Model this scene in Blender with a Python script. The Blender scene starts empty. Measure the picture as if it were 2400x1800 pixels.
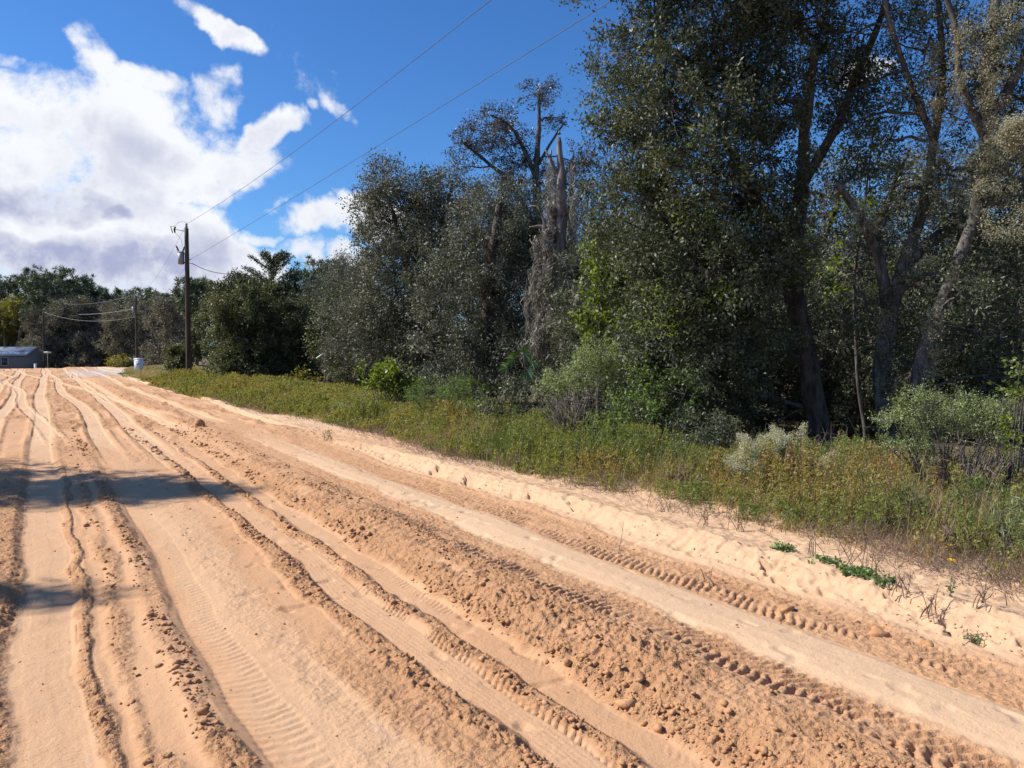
import bpy, math, random
import numpy as np
from mathutils import Vector, Matrix

SC = bpy.context.scene
rng = np.random.default_rng(7)
random.seed(7)
R = math.radians

# ------------------------------------------------------------------ camera
YAW = R(29.6)            # looking to the right of the road, which runs along +Y
PITCH = math.atan(75 / 1850.0)
HC = 1.6
FPX = 1850.0             # focal length for a 2400 px wide frame
FW = np.array([math.sin(YAW), math.cos(YAW), 0.0])
RT = np.array([math.cos(YAW), -math.sin(YAW), 0.0])
cam_d = bpy.data.cameras.new("camera")
cam = bpy.data.objects.new("camera", cam_d)
SC.collection.objects.link(cam)
cam_d.sensor_width = 36.0
cam_d.lens = 36.0 * FPX / 2400.0
cam_d.clip_start = 0.05
cam_d.clip_end = 4000
cam.location = (0, 0, HC)
cam.rotation_euler = (math.pi / 2 - PITCH, 0, -YAW)
SC.camera = cam
SC.view_settings.view_transform = 'Standard'
SC.view_settings.look = 'None'
SC.view_settings.exposure = 0.58
SC.view_settings.gamma = 1.0
SC.cycles.max_bounces = 6
SC.cycles.diffuse_bounces = 3
SC.cycles.glossy_bounces = 2
SC.cycles.transmission_bounces = 4
SC.cycles.transparent_max_bounces = 8

# ------------------------------------------------------------------ sun and sky
SUN_EL = R(43)
sun_h = -RT * math.cos(R(6)) + FW * math.sin(R(6))
SUN = np.array([sun_h[0] * math.cos(SUN_EL), sun_h[1] * math.cos(SUN_EL), math.sin(SUN_EL)])
sd = bpy.data.lights.new("sun", 'SUN')
sd.energy = 4.8
sd.angle = R(0.53)
sd.color = (1.0, 0.95, 0.88)
so = bpy.data.objects.new("sun", sd)
SC.collection.objects.link(so)
so.rotation_euler = Vector(SUN).to_track_quat('Z', 'Y').to_euler()
so.location = (0, 0, 50)


class NT:
    """small helper for building node trees"""
    def __init__(s, tree):
        s.t = tree
    def n(s, typ, **kw):
        nd = s.t.nodes.new(typ)
        for k, v in kw.items():
            setattr(nd, k, v)
        return nd
    def put(s, sock, v):
        if v is None:
            return
        if isinstance(v, bpy.types.NodeSocket):
            s.t.links.new(v, sock)
        else:
            sock.default_value = v
    def m(s, op, a, b=None, c=None, clamp=False):
        nd = s.n('ShaderNodeMath', operation=op)
        nd.use_clamp = clamp
        s.put(nd.inputs[0], a)
        s.put(nd.inputs[1], b)
        s.put(nd.inputs[2], c)
        return nd.outputs[0]
    def sstep(s, v, lo, hi, a=0.0, b=1.0):
        nd = s.n('ShaderNodeMapRange', interpolation_type='SMOOTHSTEP')
        s.put(nd.inputs[0], v)
        for i, x in enumerate((lo, hi, a, b)):
            s.put(nd.inputs[1 + i], x)
        return nd.outputs[0]
    def mix(s, f, a, b, mode='MIX'):
        nd = s.n('ShaderNodeMix', data_type='RGBA', blend_type=mode)
        s.put(nd.inputs[0], f)
        s.put(nd.inputs[6], a)
        s.put(nd.inputs[7], b)
        return nd.outputs[2]
    def noise(s, vec, scale, detail=4, rough=0.55, dist=0.0):
        nd = s.n('ShaderNodeTexNoise')
        s.put(nd.inputs['Vector'], vec)
        nd.inputs['Scale'].default_value = scale
        nd.inputs['Detail'].default_value = detail
        nd.inputs['Roughness'].default_value = rough
        nd.inputs['Distortion'].default_value = dist
        return nd.outputs[0]


def ray(px, py):
    """world direction through a point of the 2400x1800 photograph"""
    x, y = (px - 1200) / FPX, (900 - py) / FPX
    cy, sy = math.cos(PITCH), math.sin(PITCH)
    fwd = cy + y * sy
    up = y * cy - sy
    return RT * x + FW * fwd + np.array([0, 0, up])


def at(px, py, depth):
    d = ray(px, py)
    k = depth / float(np.dot(d, FW))
    return np.array([0, 0, HC]) + d * k


def gnd(px, py, z=0.0):
    d = ray(px, py)
    k = (z - HC) / d[2]
    return np.array([0, 0, HC]) + d * k


W = bpy.data.worlds.new("World")
SC.world = W
W.use_nodes = True
wt = W.node_tree
wt.nodes.clear()
N = NT(wt)
sky = N.n('ShaderNodeTexSky', sky_type='NISHITA')
sky.sun_disc = False
sky.sun_elevation = SUN_EL
sky.sun_rotation = math.atan2(SUN[0], SUN[1])
sky.altitude = 0
sky.air_density = 1.0
sky.dust_density = 0.3
sky.ozone_density = 2.5
tc = N.n('ShaderNodeTexCoord').outputs['Generated']
sep = N.n('ShaderNodeSeparateXYZ')
N.put(sep.inputs[0], tc)
X_, Y_, Z_ = sep.outputs
AZ = N.m('ARCTAN2', X_, Y_)
EL = N.m('ARCSINE', Z_)


def azel(px, py):
    d = ray(px, py)
    d = d / np.linalg.norm(d)
    return math.atan2(d[0], d[1]), math.asin(d[2])


warp_a = N.noise(tc, 5.0, 5, 0.6)
warp_b = N.noise(tc, 6.3, 5, 0.6, 0.3)
AZw = N.m('ADD', AZ, N.m('MULTIPLY', N.m('SUBTRACT', warp_a, 0.5), 0.12))
ELw = N.m('ADD', EL, N.m('MULTIPLY', N.m('SUBTRACT', warp_b, 0.5), 0.10))


def blobfield(lst):
    tot = None
    for (px, py, rx, ry, rot, wgt) in lst:
        a0, e0 = azel(px, py)
        a1, _ = azel(px + rx, py)
        _, e1 = azel(px, py - ry)
        ra, re = abs(a1 - a0), abs(e1 - e0)
        da = N.m('SUBTRACT', AZw, a0)
        de = N.m('SUBTRACT', ELw, e0)
        c, s_ = math.cos(R(rot)), math.sin(R(rot))
        u = N.m('ADD', N.m('MULTIPLY', da, c / ra), N.m('MULTIPLY', de, s_ / ra))
        v = N.m('ADD', N.m('MULTIPLY', da, -s_ / re), N.m('MULTIPLY', de, c / re))
        r2 = N.m('ADD', N.m('MULTIPLY', u, u), N.m('MULTIPLY', v, v))
        val = N.m('MULTIPLY', N.m('SUBTRACT', 1.0, r2), wgt)
        val = N.m('MAXIMUM', val, -1.5)
        tot = val if tot is None else N.m('MAXIMUM', tot, val)
    return tot


CL = [(20, 330, 330, 190, 0, 1), (330, 330, 230, 150, -10, 1), (500, 390, 190, 90, 12, 1), (610, 325, 120, 48, 28, 1),
      (150, 560, 420, 170, 0, 1), (430, 600, 190, 130, -20, 1), (560, 650, 160, 90, -25, .9),
      (215, 150, 50, 110, 12, .6), (330, 190, 120, 45, 0, .55), (505, 235, 45, 60, 0, .35),
      (515, 72, 130, 42, -32, 1.0), (565, 100, 80, 32, -35, 1.0), (715, 180, 60, 40, -30, .12), (772, 232, 55, 18, -25, .3), (725, 240, 22, 18, 0, .3),
      (740, 525, 110, 45, 0, .9), (860, 505, 110, 60, 0, .9), (715, 600, 75, 55, -20, .9), (830, 615, 80, 48, 0, .9),
      (610, 560, 55, 22, 10, .5), (650, 478, 45, 14, 10, .4), (130, 230, 60, 30, 0, .35), (0, 150, 25, 30, 0, .6),
      (2065, 165, 70, 40, 0, .7), (2320, 240, 60, 30, 0, .4), (150, 700, 700, 90, 0, 1)]
field = blobfield(CL)
nz1 = N.noise(tc, 9.0, 11, 0.62, 0.15)
nz2 = N.noise(tc, 30.0, 9, 0.62, 0.1)
dens = N.m('ADD', N.m('SUBTRACT', field, .10), N.m('MULTIPLY', N.m('SUBTRACT', nz1, 0.5), 3.0))
dens = N.m('ADD', dens, N.m('MULTIPLY', N.m('SUBTRACT', nz2, 0.5), 1.2))
# scattered fair-weather clouds away from this quarter of the sky
far_n = N.noise(tc, 2.6, 8, 0.6, 0.2)
away = N.sstep(N.m('ABSOLUTE', N.m('SUBTRACT', AZ, YAW)), R(42), R(62))
other = N.m('MULTIPLY', N.sstep(far_n, 0.56, 0.72), away)
alpha = N.sstep(dens, -0.12, 0.62)
alpha = N.m('MAXIMUM', alpha, other)
alpha = N.m('MULTIPLY', alpha, N.sstep(EL, -0.02, 0.03))
DK = [(60, 470, 270, 46, 0, .7), (340, 345, 120, 45, -15, .35), (60, 290, 150, 30, 0, .15), (120, 615, 480, 66, 0, 1.3), (330, 620, 210, 75, -8, 1.1),
      (500, 600, 70, 60, 0, .45), (80, 700, 500, 45, 0, .9), (300, 500, 60, 25, 0, .7)]
dk = blobfield(DK)
dk = N.m('ADD', dk, N.m('MULTIPLY', N.m('SUBTRACT', nz1, 0.5), 1.1))
dkf = N.sstep(dk, -0.25, 0.9)
core = N.sstep(dens, 0.1, 1.0)
puff = N.sstep(N.noise(tc, 10.0, 7, .58, .15), .42, .66, 0.0, .5)
dkf = N.m('MULTIPLY', N.m('MAXIMUM', dkf, puff), core)
ccol = N.mix(dkf, (9.1, 9.3, 9.7, 1), (4.0, 4.35, 6.3, 1))
# the photograph's sky is a deep saturated blue: tint the physical sky
hsv = N.n('ShaderNodeHueSaturation')
hsv.inputs['Saturation'].default_value = 1.18
hsv.inputs['Value'].default_value = 1.0
N.put(hsv.inputs['Color'], sky.outputs[0])
skyc = N.mix(1.0, hsv.outputs[0], (0.66, 0.98, 1.36, 1), 'MULTIPLY')
fin = N.mix(alpha, skyc, ccol)
bg = N.n('ShaderNodeBackground')
N.put(bg.inputs[0], fin)
bg.inputs[1].default_value = 0.07
wo = N.n('ShaderNodeOutputWorld')
wt.links.new(bg.outputs[0], wo.inputs[0])
W.cycles.sampling_method = 'MANUAL'
W.cycles.sample_map_resolution = 512

# ------------------------------------------------------------------ numpy noise
_tabs = {}


def vn(x, y, seed=0):
    if seed not in _tabs:
        _tabs[seed] = np.random.default_rng(100 + seed).random((256, 256)).astype(np.float32)
    T = _tabs[seed]
    xi = np.floor(x).astype(np.int64)
    yi = np.floor(y).astype(np.int64)
    fx = (x - xi).astype(np.float32)
    fy = (y - yi).astype(np.float32)
    fx = fx * fx * (3 - 2 * fx)
    fy = fy * fy * (3 - 2 * fy)
    x0, x1, y0, y1 = xi & 255, (xi + 1) & 255, yi & 255, (yi + 1) & 255
    return (T[x0, y0] * (1 - fx) + T[x1, y0] * fx) * (1 - fy) + (T[x0, y1] * (1 - fx) + T[x1, y1] * fx) * fy


def fbm(x, y, seed=0, octv=4, g=0.5):
    a, s, t = 1.0, 0.0, 0.0
    for i in range(octv):
        s = s + a * vn(x * 2 ** i + 17.3 * i, y * 2 ** i - 9.1 * i, seed + i)
        t += a
        a *= g
    return s / t


def ss(a, b, x):
    t = np.clip((x - a) / (b - a), 0, 1)
    return t * t * (3 - 2 * t)


def band(x, a, b, e=0.03):
    return ss(a - e, a + e, x) * (1 - ss(b - e, b + e, x))


# ------------------------------------------------------------------ terrain
def base_h(X, Y):
    """the large shape of the land: level, then falling away past the crest"""
    h = -1.35 * ss(84, 130, Y - 0.2 * X)
    return h + 0.10 * (fbm(X / 9.0 + 50, Y / 9.0 + 50, 40, 3) - 0.5) * ss(6.5, 9, X)


PX = np.array([-14, -6.0, -2.2, -1.9, -1.55, -1.2, -.9, -.45, -.22, -.15, .16, .22, .30, .49, .56, .66, .73, .93, 1.24, 1.48, 1.58, 1.65, 1.85, 1.90, 1.96, 2.0,
               2.2, 2.25, 2.32, 2.40, 2.50, 2.65, 2.80, 2.88, 3.08, 3.16, 3.3, 3.48, 3.58, 3.95, 4.05, 4.17, 4.28, 4.38, 4.5, 4.8, 5.3, 6.0, 7.0, 30])
PH = np.array([.02, .05, .06, .0, .0, .06, .02, .045, .035, .0, .0, .03, .022, .04, .055, .045, .012, .02, .03, .042, .045, .0, .0, .02, .017, .0,
               .0, .03, .045,   .085, .115, .115, .10, .08, .08, .10, .11, .10, .075, .075, .095, .12, .185, .215, .19, .13, .11, .10, .05, .0])
# wandering tyre tracks that take over farther along the road: (x at Y=10, drift, wave amp, wave length, phase, half width, depth, start, end)
MEAND = [(-.25, -.018, .10, 19, .3, .17, .05, 9, 90), (-.9, -.03, .25, 31, 1.0, .15, .05, 6, 90), (.75, -.03, .30, 27, 2.0, .16, .05, 11, 90),
         (1.45, -.022, .08, 33, .5, .17, .055, 9, 90), (2.1, -.03, .25, 24, 4.0, .14, .05, 14, 90), (2.9, -.02, .30, 38, 5.0, .16, .05, 16, 95),
         (3.9, -.015, .30, 29, .9, .15, .05, 14, 95), (-1.9, -.02, .30, 35, 2.6, .18, .05, 5, 90), (-3.0, -.02, .4, 28, 3.3, .18, .05, 5, 90),
         (.25, -.07, .35, 22, 3.6, .13, .04, 14, 80), (5.0, -.02, .25, 26, 2.3, .15, .04, 20, 95), (3.2, -.10, .3, 40, 1.7, .14, .045, 18, 90)]


def road_fields(X, Y):
    """height of the sand surface plus masks (rough, pale)"""
    X = X.astype(np.float64)
    Y = Y.astype(np.float64)
    wob = 0.07 * (vn(X * 0 + 3.1, Y / 2.3, 61) - .5) + 0.03 * (vn(X / .5, Y / .6, 62) - .5)
    xs = X + 0.025 * np.clip(Y, 0, 200) + wob
    h = np.interp(xs, PX, PH)
    xs0 = xs
    xs = xs + .16 * (fbm(X / .3, Y / .55, 180, 4, .6) - .5)
    near = 1 - ss(9, 17, Y)
    berm = 1 - .85 * ss(8, 16, Y)
    hn = h - (h - .115) * (1 - berm) * ss(4.1, 4.3, xs) * (1 - ss(4.6, 4.8, xs))
    far_h = np.interp(xs, [-14, -2, 0, 2.2, 2.6, 4.5, 6, 7, 30], [.03, .05, .045, .05, .13, .12, .12, .04, 0])
    z = hn * near + far_h * (1 - near)
    brk = ss(.32, .6, vn(X / .16, Y / .7, 170))
    rough = (band(xs, .18, .25, .02) * .8 + band(xs, .33, .45, .04) * .8 * brk + band(xs, .54, .66, .04) * (.35 + .9 * ss(.35, .65, vn(X / .3, Y / .6, 140))) + band(xs, -.46, -.15, .05) * .9 + band(xs, 1.47, 1.63, .03) * 1.1
             + band(xs, 1.87, 1.98, .02) * .9 + band(xs, 2.2, 2.40, .04) * 1.15 + band(xs, 2.40, 2.75, .05) * (.25 + .85 * ss(.3, .7, vn(X / .35, Y / .5, 141))) + band(xs, 2.76, 3.1, .04) * .5
             + band(xs, 3.56, 4.05, .04) * .5 + band(xs, 1.0, 1.28, .06) * .25 + band(xs, -1.3, -.8, .1) * .6) * near
    patch = band(xs, 1.22, 1.58, .08) * (1 - ss(3.6, 4.6, Y))
    pale = (band(xs, -.14, .16, .03) * .35 + band(xs, .8, 1.25, .06) * .4 + band(xs, 1.66, 1.85, .02) * .3 + band(xs, 2.0, 2.2, .03) * .1
            + band(xs, 3.11, 3.53, .05) * 1.0 + ss(3.95, 4.15, xs) * .75) * near
    fr = 1 - near
    # far zone: coarse broken sand with crossing tracks
    rn = fbm(X / .9 + 9, Y / 3.2, 63, 4)
    rr = ss(.44, .60, rn) * fr * (1 - ss(4.3, 5.0, xs)) * .85
    stripe = band(xs, 2.1, 3.0, .25) * fr * (1 - ss(34, 50, Y))
    rr = np.maximum(rr, stripe * (.45 + .5 * rn))
    pl = ss(4.1, 4.5, xs) * fr
    for k, (x0, dr, am, wl, ph, hw, dp, ya, yb) in enumerate(MEAND):
        c = x0 + dr * (Y - 10) + am * .4 * np.sin(Y / wl * 6.283 + ph) * ss(8, 20, Y) + .22 * (vn(Y / 8.0, Y * 0 + k, 64) - .5)
        d = np.abs(X - c)
        on = ss(ya, ya + 5, Y) * (1 - ss(yb - 8, yb, Y))
        cut = (1 - ss(hw * .75, hw * 1.05, d)) * on
        rim = np.exp(-((d - hw * 1.35) / (hw * .28)) ** 2) * on
        z = z * (1 - cut * .45 * fr) + .0 * cut + rim * dp * .2 * fr * (.5 + vn(X * 3, Y * 1.3, 65))
        rr = rr * (1 - cut * .9)
        rr = np.maximum(rr, rim * .75 * fr * (vn(X * 2, Y * .8, 66)))
        pl = np.maximum(pl, cut * .8 * fr)
    rough = np.maximum(rough, rr)
    tint = np.maximum(rough, patch * .95)
    pale = np.maximum(pale, pl)
    xs = xs0 * .6 + xs * .4
    # general unevenness
    amp = 1 + 1.2 * ss(8, 25, Y)
    z = z + .05 * (fbm(X / 1.3, Y / 1.9, 67, 3) - .5) * amp + .012 * (fbm(X / .22, Y / .3, 70, 3) - .5)
    # broken lumps in the rough bands
    n1 = fbm(X / .036, Y / .040, 74, 3)
    n2 = fbm(X / .017, Y / .02, 78, 2)
    nbig = fbm(X / .11, Y / .15, 76, 2)
    fade1 = 1 - ss(18, 34, Y)
    lump = np.clip(n1 - .46, 0, 1) * .040 + np.clip(nbig - .5, 0, 1) * .018 + np.clip(n2 - .5, 0, 1) * .036 * (1 - ss(7, 12, Y))
    z = z + rough * lump * fade1 * (.5 + .9 * vn(X / .4, Y / .5, 80))
    n3 = fbm(X / .25, Y / .5, 81, 3)
    z = z + rough * np.clip(n3 - .42, 0, 1) * .16 * ss(9, 18, Y)
    z = z + patch * .016 * (fbm(X / .02, Y / .022, 171, 2) - .5)
    # sloughed face of the banked ridge and scalloped face of the outer berm
    sc = band(xs, 2.28, 2.6, .05) * near
    z = z + sc * .045 * (fbm(X / .16, Y / .07, 83, 3) - .5)
    bf = band(xs, 4.1, 4.45, .06) * berm
    z = z + bf * (.055 * (fbm(X / .22, Y / .45, 85, 4, .6) - .5) + .03 * np.clip(fbm(X / .07, Y / .08, 86, 3) - .55, 0, 1) * 2 - .05 * ss(.54, .64, fbm(X / .16, Y / .4, 142, 4, .6)) * band(xs, 4.12, 4.33, .03))
    bs = ss(4.02, 4.2, xs)
    z = z + bs * (.030 * (fbm(X / .09, Y / .12, 150, 4, .62) - .5) - .05 * np.clip(fbm(X / .09, Y / .10, 152, 2) - .66, 0, 1) + .06 * np.clip(fbm(X / .13, Y / .16, 154, 2) - .68, 0, 1)) * (1 - ss(14, 22, Y))
    # footprints / dimples on soft smooth sand
    soft = np.clip(1 - rough * 1.6, 0, 1)
    dm = fbm(X / .13, Y / .15, 88, 2)
    z = z - soft * np.clip(dm - .68, 0, 1) * .09 * ss(.95, 1.1, xs) * (1 - ss(20, 30, Y))
    # tyre tread pressed into the tracks
    tf = 1 - ss(6, 13, Y)
    def lug(a, b, pitch, slope, depth, duty=.5, sharp=6.0, brk=.35):
        c = .5 * (a + b)
        hw = .5 * (b - a)
        u = (xs - c) / hw
        inb = (1 - ss(.8, 1.0, np.abs(u)))
        s = np.sin(2 * math.pi * (Y + slope * np.abs(u) * hw + .03 * (vn(X / .09, Y / .09, 90) - .5) + .04 * (vn(X / .4, Y / .4, 94) - .5)) / pitch)
        p = 1 / (1 + np.exp(-sharp * (s - (1 - 2 * duty))))
        keep = ss(brk - .12, brk + .12, fbm(X / .17, Y / .28, 91, 2))
        return -depth * p * inb * keep * tf
    z = z + lug(2.74, 3.1, .066, .55, .022, .45, 5, .38)
    z = z + lug(3.57, 4.02, .064, .6, .015, .45, 5, .40)
    z = z + lug(.72, .94, .062, -.35, .0075, .5, 2.0, .2)
    z = z + lug(1.84, 1.97, .05, .8, .014, .45)
    z = z + lug(.17, .26, .042, .25, .016, .5, 5, .42)
    z = z + lug(.04, .13, .026, .0, .003, .5, 3, .2) + lug(-.13, -.06, .03, .0, .003, .5, 3, .2)
    z = z + lug(2.02, 2.2, .05, -.9, .006, .4, 4, .5)
    # fine lines drawn along the smooth tracks
    z = z + band(xs, 1.67, 1.84, .01) * .0007 * np.sin(xs / .028 * 6.283) * near
    z = z + .0035 * (vn(X / .012, Y / .014, 93) - .5) * (1 - ss(5, 9, Y)) * (.5 + 2 * rough)
    road_fields.tint = np.clip(tint, 0, 1)
    return z, np.clip(rough, 0, 1), np.clip(pale, 0, 1), xs


def edge_x(Y):
    """where the vegetation starts to the right of the sand"""
    Y = np.asarray(Y, dtype=np.float64)
    e = np.interp(Y, [-20, 0, 3, 6, 9, 11, 17, 20, 26, 32, 46, 60, 72, 90], [5.2, 5.2, 5.25, 5.2, 4.85, 4.65, 4.7, 4.2, 4.0, 3.5, 3.4, 3.3, 4.2, 6.0])
    return e + .3 * (vn(Y / 1.6, Y * 0 + 5, 95) - .5) + .3 * (vn(Y / 6.0, Y * 0 + 9, 96) - .5)


def ground_h(X, Y):
    X = np.asarray(X, dtype=np.float64)
    Y = np.asarray(Y, dtype=np.float64)
    return base_h(X, Y)


def surf_h(X, Y):
    X = np.atleast_1d(np.asarray(X, dtype=np.float64))
    Y = np.atleast_1d(np.asarray(Y, dtype=np.float64))
    z, _, _, _ = road_fields(X, Y)
    f = 1 - ss(6.6, 7.4, X)
    return base_h(X, Y) + z * f


# ------------------------------------------------------------------ mesh helpers
COL = SC.collection


def mesh_np(name, V, F, mat=None, parent=None, attrs=None, smooth=False, cols=None):
    """one mesh object from numpy arrays; F is (M,k)"""
    V = np.asarray(V, dtype=np.float32).reshape(-1, 3)
    F = np.asarray(F, dtype=np.int32)
    me = bpy.data.meshes.new(name)
    me.vertices.add(len(V))
    me.vertices.foreach_set('co', V.ravel())
    k = F.shape[1]
    me.loops.add(F.size)
    me.loops.foreach_set('vertex_index', F.ravel())
    me.polygons.add(len(F))
    me.polygons.foreach_set('loop_start', np.arange(0, F.size, k, dtype=np.int32))
    if smooth:
        me.polygons.foreach_set('use_smooth', np.ones(len(F), dtype=bool))
    for an, av in (attrs or {}).items():
        a = me.attributes.new(an, 'FLOAT', 'POINT')
        a.data.foreach_set('value', np.asarray(av, dtype=np.float32))
    me.update(calc_edges=True)
    if mat:
        me.materials.append(mat)
    o = bpy.data.objects.new(name, me)
    COL.objects.link(o)
    if parent is not None:
        o.parent = parent
    return o


def tag(o, label=None, cat=None, group=None, kind=None):
    if label:
        o['label'] = label
    if cat:
        o['category'] = cat
    if group:
        o['group'] = group
    if kind:
        o['kind'] = kind
    return o


def empty(name, loc, label, cat, group=None):
    o = bpy.data.objects.new(name, None)
    o.empty_display_size = .3
    o.location = tuple(float(v) for v in loc)
    COL.objects.link(o)
    return tag(o, label, cat, group)


def copy_tree(o, parent=None):
    c = o.copy()
    COL.objects.link(c)
    if parent is not None:
        c.parent = parent
    for ch in [q for q in bpy.data.objects if q.parent == o]:
        copy_tree(ch, c)
    return c


def grid_faces(nr, nc):
    i = np.arange(nr * nc).reshape(nr, nc)
    return np.stack([i[:-1, :-1], i[:-1, 1:], i[1:, 1:], i[1:, :-1]], -1).reshape(-1, 4)


class Geo:
    """collects quads/tubes, builds one mesh"""
    def __init__(s):
        s.V, s.F, s.n = [], [], 0
    def add(s, V, F):
        V = np.asarray(V, float).reshape(-1, 3)
        s.V.append(V)
        s.F.append(np.asarray(F, int) + s.n)
        s.n += len(V)
    def tube(s, pts, rad, sides=8, cap=True, wob=0.0, seed=0):
        pts = np.asarray(pts, float)
        n = len(pts)
        rad = np.broadcast_to(np.asarray(rad, float), (n,))
        T = np.gradient(pts, axis=0)
        T /= np.linalg.norm(T, axis=1)[:, None] + 1e-9
        ref = np.array([0, 0, 1.0]) if abs(T[0][2]) < .9 else np.array([1.0, 0, 0])
        a = np.linspace(0, 2 * math.pi, sides, endpoint=False)
        rg = np.random.default_rng(seed)
        lob = rg.random(sides) * wob
        V = []
        u = np.cross(T[0], ref)
        u /= np.linalg.norm(u)
        for i in range(n):
            u = u - T[i] * np.dot(u, T[i])
            u /= np.linalg.norm(u) + 1e-9
            v = np.cross(T[i], u)
            rr = rad[i] * (1 + lob - wob / 2 + (rg.random(sides) - .5) * wob * .6)
            V.append(pts[i] + (np.cos(a)[:, None] * u + np.sin(a)[:, None] * v) * rr[:, None])
        V = np.concatenate(V)
        ii = np.arange(n * sides).reshape(n, sides)
        nx = np.roll(ii, -1, axis=1)
        F = np.stack([ii[:-1], nx[:-1], nx[1:], ii[1:]], -1).reshape(-1, 4)
        if cap:
            for row, flip in ((0, True), (n - 1, False)):
                c = len(V)
                V = np.vstack([V, pts[row]])
                r_ = ii[row]
                q = np.stack([r_, np.roll(r_, -1), np.full(sides, c), np.full(sides, c)], -1)
                # use thin quads made of two ring steps so that all faces stay quads
                q = np.stack([r_[0::2], np.roll(r_, -1)[0::2], np.roll(r_, -2)[0::2], np.full(len(r_[0::2]), c)], -1)
                F = np.vstack([F, q[:, ::-1] if flip else q])
        s.add(V, F)
    def box(s, c, size, rot=0.0, taper=1.0):
        x, y, z = [v / 2 for v in size]
        P = np.array([[-x, -y, -z], [x, -y, -z], [x, y, -z], [-x, y, -z], [-x * taper, -y * taper, z], [x * taper, -y * taper, z], [x * taper, y * taper, z], [-x * taper, y * taper, z]])
        ca, sa = math.cos(rot), math.sin(rot)
        P = P @ np.array([[ca, sa, 0], [-sa, ca, 0], [0, 0, 1]])
        s.add(P + np.asarray(c, float), [[0, 3, 2, 1], [4, 5, 6, 7], [0, 1, 5, 4], [1, 2, 6, 5], [2, 3, 7, 6], [3, 0, 4, 7]])
    def twigs(s, A, B, r0, r1, bend=.12, seg=2):
        """many thin three-sided twigs at once"""
        A = np.asarray(A, float)
        B = np.asarray(B, float)
        n = len(A)
        if n == 0:
            return
        D = B - A
        L = np.linalg.norm(D, axis=1)[:, None] + 1e-9
        T = D / L
        ref = np.tile([[.3, .2, .93]], (n, 1))
        U = np.cross(T, ref)
        U /= np.linalg.norm(U, axis=1)[:, None] + 1e-9
        Wd = np.cross(T, U)
        off = (rng.random((n, 3)) - .5) * L * bend * 2
        r0 = np.broadcast_to(r0, (n,))[:, None]
        r1 = np.broadcast_to(r1, (n,))[:, None]
        rings = []
        for k in range(seg + 1):
            t = k / seg
            P = A + D * t + off * (4 * t * (1 - t)) * .5
            r = r0 * (1 - t) + r1 * t
            for j in range(3):
                an = j * 2.094
                rings.append(P + (U * math.cos(an) + Wd * math.sin(an)) * r)
        V = np.stack(rings, 1)  # n, (seg+1)*3, 3
        per = (seg + 1) * 3
        F = []
        for k in range(seg):
            for j in range(3):
                a, b = k * 3 + j, k * 3 + (j + 1) % 3
                F.append([a, b, b + 3, a + 3])
        F = np.array(F)[None] + (np.arange(n) * per)[:, None, None]
        s.add(V.reshape(-1, 3), F.reshape(-1, 4))
    def build(s, name, mat, parent=None, smooth=True, off=(0, 0, 0)):
        V = np.concatenate(s.V) - np.asarray(off, float)
        return mesh_np(name, V, np.concatenate(s.F), mat, parent, smooth=smooth)


def unit(v):
    return v / (np.linalg.norm(v, axis=-1, keepdims=True) + 1e-9)


def leaf_arrays(C, D, size, width=.42, fold=.25, nrm_up=.35):
    """C centres (n,3), D rough directions (n,3), size (n,) -> folded diamond leaves"""
    n = len(C)
    D = unit(D)
    Rn = unit(rng.normal(size=(n, 3)) + np.array([0, 0, nrm_up * 3]))
    S = unit(np.cross(D, Rn))
    Nn = np.cross(S, D)
    L = size[:, None]
    a = C - D * L * .5
    b = C + S * L * width * .5 + Nn * L * fold * .2
    c = C + D * L * .5 - Nn * L * fold * .15
    d = C - S * L * width * .5 + Nn * L * fold * .2
    V = np.stack([a, b, c, d], 1).reshape(-1, 3)
    F = np.arange(n * 4).reshape(n, 4)
    return V, F


# ------------------------------------------------------------------ materials
def new_mat(name):
    m = bpy.data.materials.new(name)
    m.use_nodes = True
    m.node_tree.nodes.clear()
    return m, NT(m.node_tree)


def out(N_, sh):
    o = N_.n('ShaderNodeOutputMaterial')
    N_.t.links.new(sh, o.inputs[0])


def c4(c):
    return (c[0], c[1], c[2], 1)


def leaf_mat(name, cols, rough=.45, trans=.25, spec=.5, tcol=None):
    """cols: list of (pos, rgb) for a ramp driven by the per-leaf 'rnd' attribute"""
    m, n = new_mat(name)
    at_ = n.n('ShaderNodeAttribute', attribute_name='rnd')
    rp = n.n('ShaderNodeValToRGB')
    e = rp.color_ramp.elements
    while len(e) < len(cols):
        e.new(.5)
    for i, (p, c) in enumerate(cols):
        e[i].position = p
        e[i].color = c4(c)
    n.t.links.new(at_.outputs['Fac'], rp.inputs[0])
    p = n.n('ShaderNodeBsdfPrincipled')
    n.t.links.new(rp.outputs[0], p.inputs['Base Color'])
    p.inputs['Roughness'].default_value = rough
    p.inputs['Specular IOR Level'].default_value = spec
    sh = p.outputs[0]
    if trans > 0:
        t = n.n('ShaderNodeBsdfTranslucent')
        tc_ = n.mix(1.0, rp.outputs[0], c4(tcol or (1.5, 1.6, .5)), 'MULTIPLY')
        n.t.links.new(tc_, t.inputs[0])
        mx = n.n('ShaderNodeMixShader')
        mx.inputs[0].default_value = trans
        n.t.links.new(sh, mx.inputs[1])
        n.t.links.new(t.outputs[0], mx.inputs[2])
        sh = mx.outputs[0]
    out(n, sh)
    return m


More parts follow.
